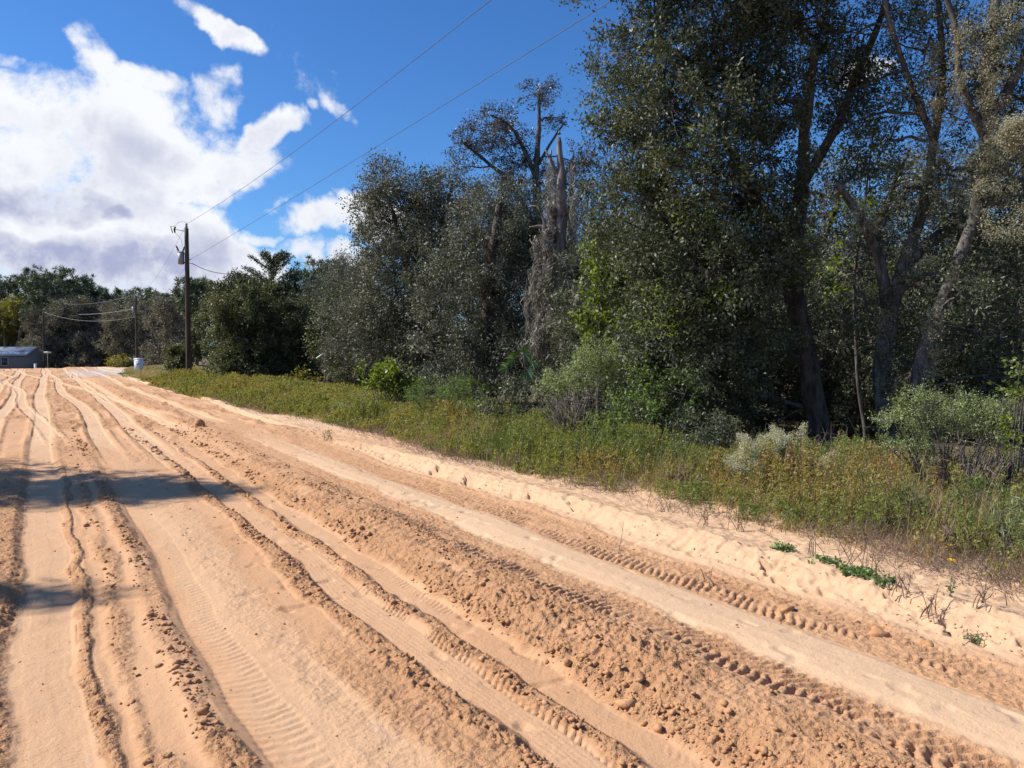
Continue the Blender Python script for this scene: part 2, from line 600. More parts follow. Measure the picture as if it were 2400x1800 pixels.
def rough_mat(name, c1, c2, scale=8, rough=.9, bump=.3, bscale=40, stretch=(1, 1, 1), spec=.2, metal=0.0, c3=None, s3=1.5):
    m, n = new_mat(name)
    tc_ = n.n('ShaderNodeTexCoord').outputs['Object']
    mp = n.n('ShaderNodeMapping')
    n.t.links.new(tc_, mp.inputs[0])
    mp.inputs['Scale'].default_value = stretch
    f = n.noise(mp.outputs[0], scale, 6, .65)
    col = n.mix(n.sstep(f, .35, .65), c4(c1), c4(c2))
    if c3:
        f3 = n.noise(tc_, s3, 4, .6)
        col = n.mix(n.sstep(f3, .5, .66), col, c4(c3))
    p = n.n('ShaderNodeBsdfPrincipled')
    n.t.links.new(col, p.inputs['Base Color'])
    p.inputs['Roughness'].default_value = rough
    p.inputs['Metallic'].default_value = metal
    p.inputs['Specular IOR Level'].default_value = spec
    if bump:
        b = n.n('ShaderNodeBump')
        b.inputs['Strength'].default_value = bump
        b.inputs['Distance'].default_value = .02
        n.t.links.new(n.noise(mp.outputs[0], bscale, 5, .7), b.inputs['Height'])
        n.t.links.new(b.outputs[0], p.inputs['Normal'])
    out(n, p.outputs[0])
    return m


M = {}
# sand: dry pale, ordinary, and freshly turned moist sand
m, n = new_mat('sand')
ar = n.n('ShaderNodeAttribute', attribute_name='rough').outputs['Fac']
ap = n.n('ShaderNodeAttribute', attribute_name='pale').outputs['Fac']
ag = n.n('ShaderNodeAttribute', attribute_name='gravel').outputs['Fac']
tcg = n.n('ShaderNodeTexCoord').outputs['Object']
mp = n.n('ShaderNodeMapping')
n.t.links.new(tcg, mp.inputs[0])
mp.inputs['Scale'].default_value = (1, .45, 1)
nA = n.noise(mp.outputs[0], 1.1, 6, .6, .3)
nB = n.noise(mp.outputs[0], 5.0, 6, .65)
nC = n.noise(tcg, 160.0, 3, .7)
base = n.mix(n.sstep(nA, .35, .68), (.55, .325, .18, 1), (.515, .285, .148, 1))
rf = n.m('MULTIPLY', ar, n.sstep(nB, .25, .62, .55, 1.0))
base = n.mix(rf, base, (.44, .236, .118, 1))
base = n.mix(n.m('MULTIPLY', ap, .85), base, (.615, .42, .262, 1))
gr = n.m('MULTIPLY', n.sstep(nB, .56, .7), n.m('MULTIPLY', n.m('SUBTRACT', 1.0, ar), .35))
base = n.mix(gr, base, (.44, .34, .25, 1))
base = n.mix(n.sstep(nC, .3, .75, 0.0, .22), base, (.30, .17, .09, 1))
av = n.n('ShaderNodeAttribute', attribute_name='veg').outputs['Fac']
base = n.mix(n.m('MULTIPLY', av, .75), base, n.mix(nB, (.16, .12, .07, 1), (.26, .19, .12, 1)))
base = n.mix(ag, base, n.mix(nB, (.34, .30, .26, 1), (.46, .41, .36, 1)))
p = n.n('ShaderNodeBsdfPrincipled')
n.t.links.new(base, p.inputs['Base Color'])
p.inputs['Roughness'].default_value = .95
p.inputs['Specular IOR Level'].default_value = .15
b1 = n.n('ShaderNodeBump')
b1.inputs['Strength'].default_value = .55
b1.inputs['Distance'].default_value = .010
n.t.links.new(n.m('ADD', n.noise(tcg, 70, 5, .75), n.m('MULTIPLY', nC, .4)), b1.inputs['Height'])
b2 = n.n('ShaderNodeBump')
b2.inputs['Strength'].default_value = 1.0
b2.inputs['Distance'].default_value = .05
n.t.links.new(n.m('MULTIPLY', n.noise(tcg, 9, 5, .65), n.m('ADD', ar, .22)), b2.inputs['Height'])
n.t.links.new(b2.outputs[0], b1.inputs['Normal'])
n.t.links.new(b1.outputs[0], p.inputs['Normal'])
out(n, p.outputs[0])
M['sand'] = m

M['soil'] = rough_mat('soil', (.12, .085, .05), (.20, .15, .085), 2.5, .95, .8, 12, c3=(.07, .075, .03))
M['clod'] = rough_mat('clod_sand', (.43, .22, .105), (.52, .29, .145), 6, .95, .5, 90)
M['bark'] = rough_mat('bark', (.040, .032, .026), (.135, .11, .09), 9, .9, 1.0, 26, (1, 1, .35), c3=(.13, .075, .05), s3=1.2)
M['bark_grey'] = rough_mat('grey_bark', (.05, .044, .038), (.17, .155, .135), 14, .9, 1.0, 24, (1, 1, .3), c3=(.07, .06, .05))
M['deadwood'] = rough_mat('dead_wood', (.11, .095, .08), (.30, .27, .235), 9, .85, 1.0, 20, (1.5, 1.5, .2), c3=(.10, .085, .07), s3=1.6)
M['branch'] = rough_mat('branch_bark', (.06, .052, .045), (.15, .135, .115), 9, .9, .4, 30)
M['twig'] = rough_mat('dry_twig', (.10, .075, .065), (.27, .225, .19), 4, .9, 0, 30)
M['twig_purple'] = rough_mat('purple_twig', (.12, .075, .065), (.26, .18, .15), 4, .9, 0, 30)
M['pole'] = rough_mat('pole_wood', (.045, .036, .028), (.10, .078, .058), 6, .85, .5, 40, (1, 1, .12))
M['steel'] = rough_mat('painted_tank', (.27, .27, .28), (.34, .34, .34), 5, .5, 0, 30, spec=.5)
M['dark'] = rough_mat('dark_fitting', (.03, .03, .032), (.06, .06, .06), 5, .6, 0, 30, spec=.4)
M['wire'] = rough_mat('wire_metal', (.07, .08, .10), (.10, .11, .13), 5, .6, 0, 30, spec=.4)
M['pale_wire'] = rough_mat('bright_wire', (.20, .20, .19), (.26, .26, .25), 5, .5, 0, 30, spec=.5)
M['porcelain'] = rough_mat('porcelain', (.25, .24, .25), (.33, .32, .33), 5, .35, 0, 30, spec=.5)
M['bin'] = rough_mat('white_bin_plastic', (.58, .60, .66), (.70, .71, .76), 3, .5, 0, 30, spec=.4)
M['bin_mark'] = rough_mat('faded_print', (.10, .10, .13), (.20, .20, .25), 12, .7, 0, 30)
M['siding'] = rough_mat('grey_siding', (.20, .19, .185), (.25, .235, .225), 2, .8, .3, 10, (.2, .2, 6))
M['roof_metal'] = rough_mat('metal_roof', (.50, .56, .66), (.62, .67, .75), 3, .35, .5, 6, (6, .1, .1), spec=.5, metal=.3, c3=(.25, .22, .22), s3=.9)
M['glass'] = rough_mat('window_glass', (.02, .025, .035), (.04, .05, .06), 3, .15, 0, 10, spec=.6)
M['trim'] = rough_mat('white_trim', (.5, .5, .5), (.6, .6, .6), 3, .6, 0, 10)
M['sign'] = rough_mat('sign_face', (.38, .42, .38), (.5, .52, .48), 3, .5, 0, 10)

M['oak'] = leaf_mat('oak_leaf', [(0, (.026, .033, .017)), (.5, (.088, .102, .058)), (1, (.20, .215, .14))], .5, .15, .28, (1.6, 1.7, .6))
M['far_oak'] = leaf_mat('far_oak_leaf', [(0, (.09, .08, .065)), (.6, (.19, .168, .138)), (1, (.30, .265, .22))], .6, .15, .25)
M['oak_green'] = leaf_mat('olive_oak_leaf', [(0, (.03, .038, .016)), (.5, (.10, .112, .05)), (1, (.21, .205, .11))], .55, .18, .3)
M['oak_grey'] = leaf_mat('grey_oak_leaf', [(0, (.046, .052, .036)), (.55, (.135, .140, .102)), (1, (.26, .262, .20))], .52, .15, .26, (1.4, 1.4, .7))
M['oak_brown'] = leaf_mat('brown_oak_leaf', [(0, (.055, .05, .037)), (.6, (.12, .107, .08)), (1, (.20, .172, .13))], .55, .15, .3, (1.4, 1.3, .7))
M['oak_top'] = leaf_mat('sparse_oak_leaf', [(0, (.04, .036, .028)), (.6, (.085, .074, .055)), (1, (.14, .12, .085))], .45, .2, .5, (1.4, 1.3, .7))
M['pine'] = leaf_mat('pine_needle', [(0, (.035, .05, .026)), (.6, (.09, .118, .06)), (1, (.17, .20, .11))], .45, .1, .4)
M['cedar'] = leaf_mat('cedar_leaf', [(0, (.02, .028, .011)), (.6, (.045, .06, .024)), (1, (.09, .105, .045))], .55, .1, .3)
M['yellowgreen'] = leaf_mat('yellow_green_leaf', [(0, (.07, .10, .015)), (.5, (.16, .21, .03)), (1, (.27, .30, .05))], .45, .4, .4)
M['green'] = leaf_mat('fresh_green_leaf', [(0, (.06, .095, .025)), (.5, (.13, .19, .055)), (1, (.22, .29, .09))], .5, .35, .4)
M['sage'] = leaf_mat('sage_green_leaf', [(0, (.13, .165, .065)), (.5, (.25, .30, .13)), (1, (.37, .42, .215))], .5, .3, .4)
M['gold'] = leaf_mat('yellow_autumn_leaf', [(0, (.09, .09, .015)), (.5, (.20, .18, .03)), (1, (.30, .25, .05))], .5, .3, .4)
M['plume'] = leaf_mat('cream_plume', [(0, (.36, .35, .21)), (.6, (.54, .52, .35)), (1, (.68, .65, .48))], .8, .25, .2, (1.2, 1.2, .9))
M['moss'] = leaf_mat('spanish_moss', [(0, (.15, .135, .12)), (.6, (.28, .26, .225)), (1, (.40, .375, .33))], .9, .2, .1, (1.2, 1.2, 1))
M['lichen'] = leaf_mat('pale_lichen', [(0, (.20, .185, .12)), (.6, (.38, .35, .235)), (1, (.54, .50, .35))], .9, .2, .1, (1.2, 1.2, .9))
M['grass'] = leaf_mat('verge_grass', [(0, (.34, .25, .15)), (.25, (.30, .235, .12)), (.5, (.24, .215, .085)), (.75, (.16, .175, .055)), (1, (.11, .16, .04))], .6, .35, .3, (1.4, 1.4, .5))
M['weed'] = leaf_mat('weed_leaf', [(0, (.34, .19, .07)), (.2, (.34, .245, .085)), (.4, (.30, .27, .085)), (.65, (.20, .23, .055)), (1, (.11, .17, .04))], .55, .4, .3, (1.4, 1.4, .5))
M['broadleaf'] = leaf_mat('broad_leaf', [(0, (.07, .12, .03)), (.6, (.15, .22, .07)), (1, (.30, .38, .17))], .5, .3, .55)
M['palm'] = leaf_mat('palmetto_leaf', [(0, (.05, .10, .03)), (.6, (.10, .19, .05)), (1, (.32, .36, .30))], .3, .25, .6)
M['petal'] = leaf_mat('yellow_petal', [(0, (.75, .45, .02)), (1, (.85, .62, .03))], .5, .3, .3, (1.1, 1.1, .5))
M['white_petal'] = leaf_mat('white_petal', [(0, (.6, .52, .48)), (1, (.75, .7, .65))], .5, .3, .3, (1.1, 1.1, 1))

# ------------------------------------------------------------------ ground and road
def axis(segs):
    o_ = []
    for a, b, st in segs:
        o_.append(np.arange(a, b - 1e-6, st))
    return np.concatenate(o_ + [[segs[-1][1]]])


xa = axis([(-14, -6, .12), (-6, -2.6, .03), (-2.6, -.7, .015), (-.7, 4.9, .0075), (4.9, 6.4, .015), (6.4, 9.0, .06)])
ys = [1.1]
while ys[-1] < 124:
    y = ys[-1]
    ys.append(y + .0075 * max(1.0, (y / 3.2)) ** 1.22)
ya = np.concatenate([np.arange(-30, -3, .4), np.arange(-3, 1.1, .05), ys])
GX, GY = np.meshgrid(xa, ya)
gx, gy = GX.ravel(), GY.ravel()
z, rgh, pal, xs_ = road_fields(gx, gy)
rgh = road_fields.tint
ex = edge_x(gy)
outer = ss(0, .5, gx - ex)
z = z * (1 - outer * ss(7, 12, gy)) + .09 * outer * ss(7, 12, gy)
veg = ss(.1, .9, gx - ex + .8 * (fbm(gx / .5, gy / .5, 143, 3) - .5))
z = base_h(gx, gy) + z * (1 - ss(6.6, 7.4, gx)) - .10 * ss(8.2, 8.9, gx) - .15 * ss(-12.5, -14, gx)
gv = band(gx, .5, 7.5, 1.2) * ss(50, 58, gy + .8 * gx - 3) * (1 - ss(68, 82, gy)) * ss(.35, .55, fbm(gx / 1.5, gy / 5, 98, 3) + .12)
road = mesh_np('sand_road', np.stack([gx, gy, z], 1), grid_faces(len(ya), len(xa)), M['sand'], None,
               {'rough': rgh * (1 - gv), 'pale': pal, 'gravel': gv, 'veg': veg}, smooth=True)
tag(road, kind='structure')

xg = np.concatenate([np.arange(-1500, -100, 100), np.arange(-100, -20, 5), np.arange(-20, 40, .8), np.arange(40, 120, 5), np.arange(120, 1600, 100)])
yg = np.concatenate([np.arange(-600, -40, 70), np.arange(-40, 0, 4), np.arange(0, 60, .8), np.arange(60, 180, 2.5), np.arange(180, 400, 20), np.arange(400, 2400, 150)])
GX2, GY2 = np.meshgrid(xg, yg)
g2x, g2y = GX2.ravel(), GY2.ravel()
z2 = base_h(g2x, g2y) - .09 * band(g2x, -13.4, 7.4, .4) * (g2y > -34) * (1 - ss(121, 123, g2y))
ground = mesh_np('ground', np.stack([g2x, g2y, z2], 1), grid_faces(len(yg), len(xg)), M['soil'], smooth=True)
tag(ground, kind='structure')



# ------------------------------------------------------------------ clods of turned sand
def icos():
    t = (1 + 5 ** .5) / 2
    v = np.array([[-1, t, 0], [1, t, 0], [-1, -t, 0], [1, -t, 0], [0, -1, t], [0, 1, t], [0, -1, -t], [0, 1, -t], [t, 0, -1], [t, 0, 1], [-t, 0, -1], [-t, 0, 1]], float)
    v /= np.linalg.norm(v[0])
    f = np.array([[0, 11, 5], [0, 5, 1], [0, 1, 7], [0, 7, 10], [0, 10, 11], [1, 5, 9], [5, 11, 4], [11, 10, 2], [10, 7, 6], [7, 1, 8],
                  [3, 9, 4], [3, 4, 2], [3, 2, 6], [3, 6, 8], [3, 8, 9], [4, 9, 5], [2, 4, 11], [6, 2, 10], [8, 6, 7], [9, 8, 1]])
    return v, f


IV, IF = icos()
nc = 130000
cy = 1.3 + (rng.random(nc) ** 2.0) * 17
cx = rng.random(nc) * 6.6 - 1.4 - .02 * cy
_, cr, _, cxs = road_fields(cx, cy)
# strings of big clods along rut shoulders
key = (band(cxs, .53, .67, .04) * .9 + band(cxs, 4.1, 4.35, .05) * .25 + band(cxs, 1.50, 1.64, .025) * 1.0 + band(cxs, 2.2, 2.36, .04) * 1.0 + band(cxs, .33, .45, .04) * .4 + band(cxs, 1.88, 1.97, .02) * .6 + band(cxs, 2.4, 2.8, .05) * .4)
pk = vn(cx / .25, cy / .45, 99)
prob = .013 + .17 * cr * pk + .6 * key * ss(.25, .7, pk)
keep = rng.random(nc) < prob * np.where(cy < 9, 1.0, .55)
cx, cy, kk = cx[keep], cy[keep], key[keep]
k_ = len(cx)
size = (.0026 + .008 * rng.random(k_) ** 3) * (1 + 1.0 * kk * rng.random(k_) ** 1.5) * (1 + .06 * cy)
big = rng.random(k_) < .012 + .03 * kk
size[big] *= 1.6
size *= np.where(kk > .3, 1.0, .62)
cz = surf_h(cx, cy)
V = IV[None] * (1 + .85 * (rng.random((k_, 12, 1)) - .5)) * (np.array([[1.2, 1.0, .75]]) * (1 + .5 * (rng.random((k_, 1, 3)) - .5)))
an = rng.random(k_) * 6.28
ca, sa = np.cos(an)[:, None], np.sin(an)[:, None]
Vx = V[..., 0] * ca - V[..., 1] * sa
Vy = V[..., 0] * sa + V[..., 1] * ca
V = np.stack([Vx, Vy, V[..., 2]], -1) * size[:, None, None]
V += np.stack([cx, cy, cz + size * .35], -1)[:, None]
F = IF[None] + (np.arange(k_) * 12)[:, None, None]
clods = mesh_np('sand_clods', V.reshape(-1, 3), F.reshape(-1, 3), M['clod'])
tag(clods, 'small loose clods of orange sand strewn along the rut edges', 'clods', kind='stuff')

# ------------------------------------------------------------------ trees
def ellips(n, rad, shell=.55, lobed=False):
    """points in an ellipsoid, biased to the outside"""
    d = unit(rng.normal(size=(n, 3)))
    r = (shell + (1 - shell) * rng.random(n)) ** .8
    r = np.where(rng.random(n) < .3, rng.random(n) ** .5, r)
    if lobed:
        L_ = unit(rng.normal(size=(9, 3)) * np.array([1, 1, .8]) + np.array([0, 0, .15]))
        A_ = .35 + .75 * rng.random(9)
        r = r * (.70 + .62 * (np.clip(d @ L_.T, 0, 1) ** 7 * A_).max(1))
    return d * r[:, None] * np.asarray(rad)


def view(p):
    """(right, forward, up) offsets -> world offset"""
    p = np.asarray(p, float)
    return p[..., 0:1] * RT + p[..., 1:2] * FW + p[..., 2:3] * np.array([0, 0, 1.0])


def smooth_path(pts, n=14, wob=.04):
    pts = np.asarray(pts, float)
    t = np.linspace(0, len(pts) - 1, n)
    o_ = np.stack([np.interp(t, range(len(pts)), pts[:, i]) for i in range(pts.shape[1])], 1)
    if pts.shape[1] >= 3 and wob:
        o_[1:-1, :3] += (rng.random((n - 2, 3)) - .5) * wob
    # one smoothing pass
    o_[1:-1] = (o_[:-2] + o_[1:-1] * 2 + o_[2:]) / 4
    return o_


def build_tree(name, label, cat, base, stems, blobs, leaf, mat, bark='bark', group=None, clump=.32, per=70, leaves_w=.42,
               density=1.0, twig_r=.006, droop=.15, extra=None, trunk_sides=12, bare=0.0, maxcl=4000, limb_r=.04):
    """stems: list of polylines [(x,y,z,r)...] in world coordinates; blobs: list of (centre world, (rx,ry,rz)) in view axes"""
    root = empty(name, base, label, cat, group)
    g = Geo()
    for i, st in enumerate(stems):
        st = np.asarray(st, float)
        P = smooth_path(st, max(10, 5 * len(st)), .05 * min(1, st[0, 3] / .1))
        g.tube(P[:, :3], P[:, 3], trunk_sides, wob=.22, seed=i + 3)
    g.build('trunk', M[bark], root, off=base)
    spts = np.concatenate([smooth_path(np.asarray(s_, float), 24, 0) for s_ in stems])
    br = Geo()
    LV, LR = [], []
    for (c, rad) in blobs:
        c = np.asarray(c, float)
        rad = np.asarray(rad, float)
        area = 4 * math.pi * (((rad[0] * rad[1]) ** 1.6 + (rad[0] * rad[2]) ** 1.6 + (rad[1] * rad[2]) ** 1.6) / 3) ** (1 / 1.6)
        ncl = int(np.clip(area / (clump * clump * 2.2) * density, 3, maxcl))
        # limb from nearest lower trunk point into the blob
        d = np.linalg.norm(spts[:, :3] - c, axis=1) + np.where(spts[:, 2] > c[2], 1.5, 0) * .6
        s0 = spts[np.argmin(d)]
        if np.linalg.norm(s0[:3] - c) > .3:
            mid = (s0[:3] + c) / 2 + np.array([0, 0, .15]) * rng.random()
            r0 = min(s0[3] * .6, limb_r + .012 * max(rad)) * (.45 if c[2] < base[2] + 2.6 else 1)
            P = smooth_path([list(s0[:3]) + [r0], list(mid) + [r0 * .75], list(c) + [r0 * .45]], 9, .12)
            br.tube(P[:, :3], P[:, 3], 6, cap=False)
        # secondary branches
        nb = int(np.clip(ncl / 14, 3, 26))
        bt = c + view(ellips(nb, rad * .75, .7))
        r1 = .012 + .008 * max(rad)
        brs = []
        for q in bt:
            st_ = c + (s0[:3] - c) * rng.random() * .35
            m_ = (st_ + q) / 2 + (rng.random(3) - .5) * .2 * np.linalg.norm(q - st_)
            P = smooth_path([list(st_) + [r1], list(m_) + [r1 * .7], list(q) + [r1 * .35]], 6, .05)
            br.tube(P[:, :3], P[:, 3], 4, cap=False)
            brs.append(P[2:, :3])
        brs = np.concatenate(brs)
        cc = c + view(ellips(ncl, rad, .72, True))
        cc = cc[cc[:, 2] > base[2] + .15]
        if len(cc) == 0:
            continue
        dd = ((cc[:, None] - brs[None]) ** 2).sum(-1)
        nearest = brs[np.argmin(dd, 1)]
        br.twigs(nearest, cc, twig_r * 1.5, twig_r * .6, .15, 2)
        # each clump carries a few shoots with leaves along them
        nsh = 3
        cdir = unit(cc - nearest)
        S0 = np.repeat(cc, nsh, 0)
        Sd = unit(np.repeat(cdir, nsh, 0) * .8 + rng.normal(size=(len(S0), 3)) * .7 - np.array([0, 0, droop]))
        Sl = clump * (.7 + .8 * rng.random(len(S0)))
        S1 = S0 + Sd * Sl[:, None]
        br.twigs(S0, S1, twig_r * .7, twig_r * .3, .1, 1)
        if bare < 1:
            pl_ = max(1, int(per / nsh))
            cr_ = np.repeat(rng.random(len(cc)), nsh)
            keep_ = rng.random(len(S0)) >= bare
            S0, S1, Sd, Sl, cr_ = S0[keep_], S1[keep_], Sd[keep_], Sl[keep_], cr_[keep_]
            t = rng.random((len(S0), pl_)) * 1.1
            spread = clump * .24
            C = S0[:, None] + (S1 - S0)[:, None] * t[..., None] + rng.normal(size=(len(S0), pl_, 3)) * spread
            C = C.reshape(-1, 3)
            D = np.repeat(Sd, pl_, 0) * .6 + rng.normal(size=(len(C), 3)) * .7
            sz = leaf * (.65 + .7 * rng.random(len(C)))
            V_, F_ = leaf_arrays(C, D, sz, leaves_w)
            LV.append(V_)
            LR.append(np.repeat(np.clip(np.repeat(cr_, pl_) * .7 + rng.random(len(C)) * .42 - .06, 0, 1), 4))
    if br.n:
        br.build('branches', M['branch'], root, off=base)
    if LV:
        V_ = np.concatenate(LV) - np.asarray(base)
        mesh_np('crown', V_, np.arange(len(V_)).reshape(-1, 4), M[mat], root, {'rnd': np.concatenate(LR)})
    if extra:
        extra(root, base)
    return root


def B(px, py, depth, rpx, rpz, rd=None):
    """blob given by where it stands: direction from the camera spot, its distance and half sizes"""
    c = at(px, py, depth)
    rx = rpx * depth / FPX
    rz = rpz * depth / FPX
    return (c, (rx, rd if rd else (rx + rz) * .5, rz))


def S(depth, *pts):
    """stem polyline from (px,py,r[,ddepth]) points"""
    o_ = []
    for p_ in pts:
        dd = p_[3] if len(p_) > 3 else 0
        q = at(p_[0], p_[1], depth + dd)
        o_.append([q[0], q[1], q[2], p_[2]])
    return o_


def base_at(px, depth):
    q = at(px, 900, depth)
    return np.array([q[0], q[1], float(ground_h(q[0], q[1]))])


def rooted(st, base):
    """let a stem start in the ground at base"""
    return [[base[0], base[1], base[2] - .15, st[0][3] * 1.25], [base[0], base[1], base[2] + .25, st[0][3] * 1.05]] + st


def lichen_on(n_, spots, size=.03, mat='lichen', pname='lichen', spread=.055, curl=1.0):
    def f(root, base):
        Vs, Rs = [], []
        for (c, rad, k) in spots:
            cc = np.asarray(c) + view(ellips(k, rad, .3))
            for q in cc:
                m_ = n_
                C = q + rng.normal(size=(m_, 3)) * spread * np.array([1, 1, .8])
                D = rng.normal(size=(m_, 3)) * np.array([1, 1, curl])
                V_, F_ = leaf_arrays(C, D, size * (.6 + .9 * rng.random(m_)), .28, .8)
                Vs.append(V_)
                Rs.append(np.repeat(np.clip(rng.random() * .4 + rng.random(m_) * .6, 0, 1), 4))
        V_ = np.concatenate(Vs) - base
        mesh_np(pname, V_, np.arange(len(V_)).reshape(-1, 4), M[mat], root, {'rnd': np.concatenate(Rs)})
    return f


# --- the big dark oak right of the middle
b0 = base_at(1935, 12.0)
build_tree('live_oak', 'big dense dark live oak with leaning reddish trunk, its crown running off the top', 'tree', b0,
           [rooted(S(12, (1915, 980, .16), (1885, 800, .15), (1860, 680, .15), (1862, 560, .14), (1880, 430, .10), (1885, 300, .08), (1910, 120, .06)), b0),
            S(12, (1862, 600, .10), (1780, 480, .08, .2), (1700, 330, .06, .3), (1640, 150, .04, .3)),
            S(12, (1882, 430, .08), (1960, 300, .07, .2), (2020, 150, .06, .3), (2080, 0, .04, .3), (2120, -120, .03, .3))],
           [B(1560, 120, 12, 150, 130, .9), B(1700, 60, 12.2, 190, 160, 1.0), B(1850, 40, 12.3, 150, 150, .9), B(1480, 260, 12, 95, 90, .7), B(1620, 290, 11.6, 170, 120, .9),
            B(1800, 230, 12.2, 130, 110, .8), B(1480, 400, 12, 110, 110, .8), B(1650, 460, 11.4, 160, 130, .9), B(1790, 430, 11.8, 110, 110, .7), B(1500, 560, 12, 110, 120, .8),
            B(1650, 640, 11.4, 170, 120, .9), B(1800, 590, 11.3, 110, 100, .6), B(1560, 760, 12, 130, 120, .8), B(1710, 800, 11.6, 130, 120, .8), B(1520, 900, 12.4, 120, 110, .7),
            B(1660, 930, 12.2, 130, 100, .7), B(1960, 200, 12.6, 90, 110, .6), B(1560, -120, 12, 260, 120, 1.2), B(1900, -140, 12, 260, 110, 1.2)],
           .062, 'oak', 'bark', clump=.27, per=84, density=1.9, twig_r=.004,
           extra=lambda ro, ba: lichen_on(26, [(at(1835, 560, 11), (.35, .2, .3), 9), (at(1650, 500, 10.9), (.35, .2, .3), 9), (at(1600, 345, 11), (.3, .2, .2), 5), (at(1700, 690, 10.8), (.4, .2, .3), 7), (at(1530, 720, 11), (.5, .2, .5), 14), (at(1880, 640, 10.9), (.25, .2, .3), 6)], .06, 'yellowgreen', 'vine_leaves', .10)(ro, ba))

# --- lichen-hung oaks at the right
b1 = base_at(2085, 11.2)
build_tree('live_oak', 'forked grey oak with lichen on its limbs, second trunk right of the big dark oak', 'tree', b1,
           [rooted(S(11.2, (2075, 1000, .13), (2068, 860, .12), (2085, 740, .11), (2120, 620, .085), (2170, 470, .065), (2190, 330, .055), (2210, 180, .045), (2200, 0, .035), (2190, -120, .04)), b1),
            S(11.2, (2085, 740, .10), (2060, 600, .07), (2010, 500, .05), (1960, 430, .04)),
            S(11.2, (2120, 620, .09), (2220, 540, .075), (2310, 480, .06), (2400, 420, .05), (2500, 380, .04)),
            S(11.2, (2190, 330, .05), (2130, 190, .04), (2080, 40, .035), (2060, -80, .03))],
           [B(2080, 330, 11.6, 70, 70, .5), B(2160, 120, 11.6, 110, 110, .6), B(2060, 560, 11.6, 70, 70, .4), B(2230, 260, 11.6, 90, 90, .5), B(2010, 400, 11.8, 60, 60, .4),
            B(2280, 560, 11, 90, 60, .4), B(2120, -60, 11.5, 140, 70, .6), B(2100, 760, 11.9, 110, 60, .5), B(2040, 190, 11.8, 70, 90, .5), B(2130, 440, 10.9, 60, 60, .4), B(2200, 640, 10.9, 70, 60, .4), B(2010, 720, 11.2, 60, 60, .4), B(2130, 860, 10.8, 70, 40, .3), B(2240, 400, 11.4, 60, 60, .4), B(2210, 40, 11.2, 80, 80, .5), B(2000, 90, 11.8, 60, 70, .4), B(2080, 30, 11.6, 70, 60, .4), B(1990, 290, 11.8, 60, 50, .4), B(2120, 220, 11.2, 60, 60, .4)],
           .055, 'oak', 'bark_grey', clump=.24, per=50, density=1.15, twig_r=.004,
           extra=lichen_on(95, [(at(2190, 250, 11), (.12, .12, 1.2), 40), (at(2080, 800, 11.1), (.12, .1, .9), 20), (at(2040, 520, 11), (.4, .2, .3), 16), (at(2280, 470, 11), (.9, .3, .45), 34), (at(2200, 330, 11.1), (.5, .3, .8), 20), (at(2130, 600, 11), (.4, .2, .5), 11), (at(2150, 60, 11.3), (.5, .3, .6), 16)]))
b2 = base_at(2175, 10.6)
build_tree('live_oak', 'grey oak with moss-clad upright trunk and pale lichen tufts at the right edge', 'tree', b2,
           [rooted(S(10.6, (2160, 1020, .12), (2150, 880, .10), (2200, 720, .085), (2270, 560, .08), (2310, 380, .075), (2315, 200, .07), (2330, 40, .06), (2340, -120, .06)), b2),
            S(10.6, (2310, 300, .07), (2380, 180, .06), (2430, 60, .05)),
            S(10.6, (2312, 330, .06), (2250, 190, .05), (2240, 60, .04), (2200, -60, .03))],
           [B(2360, 60, 10.8, 110, 110, .5), B(2280, 180, 11.2, 90, 90, .5), B(2420, 260, 11, 100, 90, .5), B(2380, 620, 10.9, 120, 90, .5), B(2300, 760, 11, 120, 80, .5),
            B(2440, 480, 10.8, 90, 90, .5), B(2440, 0, 11, 120, 100, .6), B(2380, 880, 11, 110, 70, .5), B(2260, 680, 10.2, 60, 60, .3), B(2340, 400, 10.4, 70, 80, .4), B(2300, 80, 10.6, 60, 80, .4), B(2380, 330, 10.6, 60, 60, .4), B(2240, 520, 10.8, 60, 50, .3), B(2340, 200, 11, 70, 60, .4)],
           .052, 'oak', 'bark_grey', clump=.23, per=48, density=1.15, twig_r=.004,
           extra=lichen_on(95, [(at(2315, 300, 10.4), (.12, .12, 1.3), 46), (at(2190, 800, 10.5), (.12, .1, .9), 24), (at(2250, 150, 10.5), (.1, .1, .8), 24), (at(2350, 330, 10.4), (.45, .3, .55), 20), (at(2380, 500, 10.2), (.5, .3, .5), 30), (at(2330, 120, 10.4), (.4, .3, .7), 28), (at(2360, 60, 10.4), (.5, .3, .4), 18), (at(2385, 320, 9.8), (.2, .18, .22), 60)]))

# a yellow-green leafed young tree between them
b3 = base_at(2030, 13.0)
build_tree('sapling', 'thin young tree with glossy yellow-green leaves between the two large oak trunks', 'tree', b3,
           [rooted(S(13, (2010, 900, .028), (2000, 650, .024), (2030, 450, .018), (2050, 280, .01)), b3)],
           [B(2010, 360, 13, 70, 60, .4), B(2060, 250, 13, 40, 40, .3), B(1980, 500, 13, 60, 50, .4), B(2040, 440, 13, 60, 50, .4), B(1940, 590, 13.2, 60, 40, .3), B(2010, 640, 13, 80, 50, .4)],
           .075, 'yellowgreen', 'bark_grey', clump=.26, per=22, density=.55, leaves_w=.6)
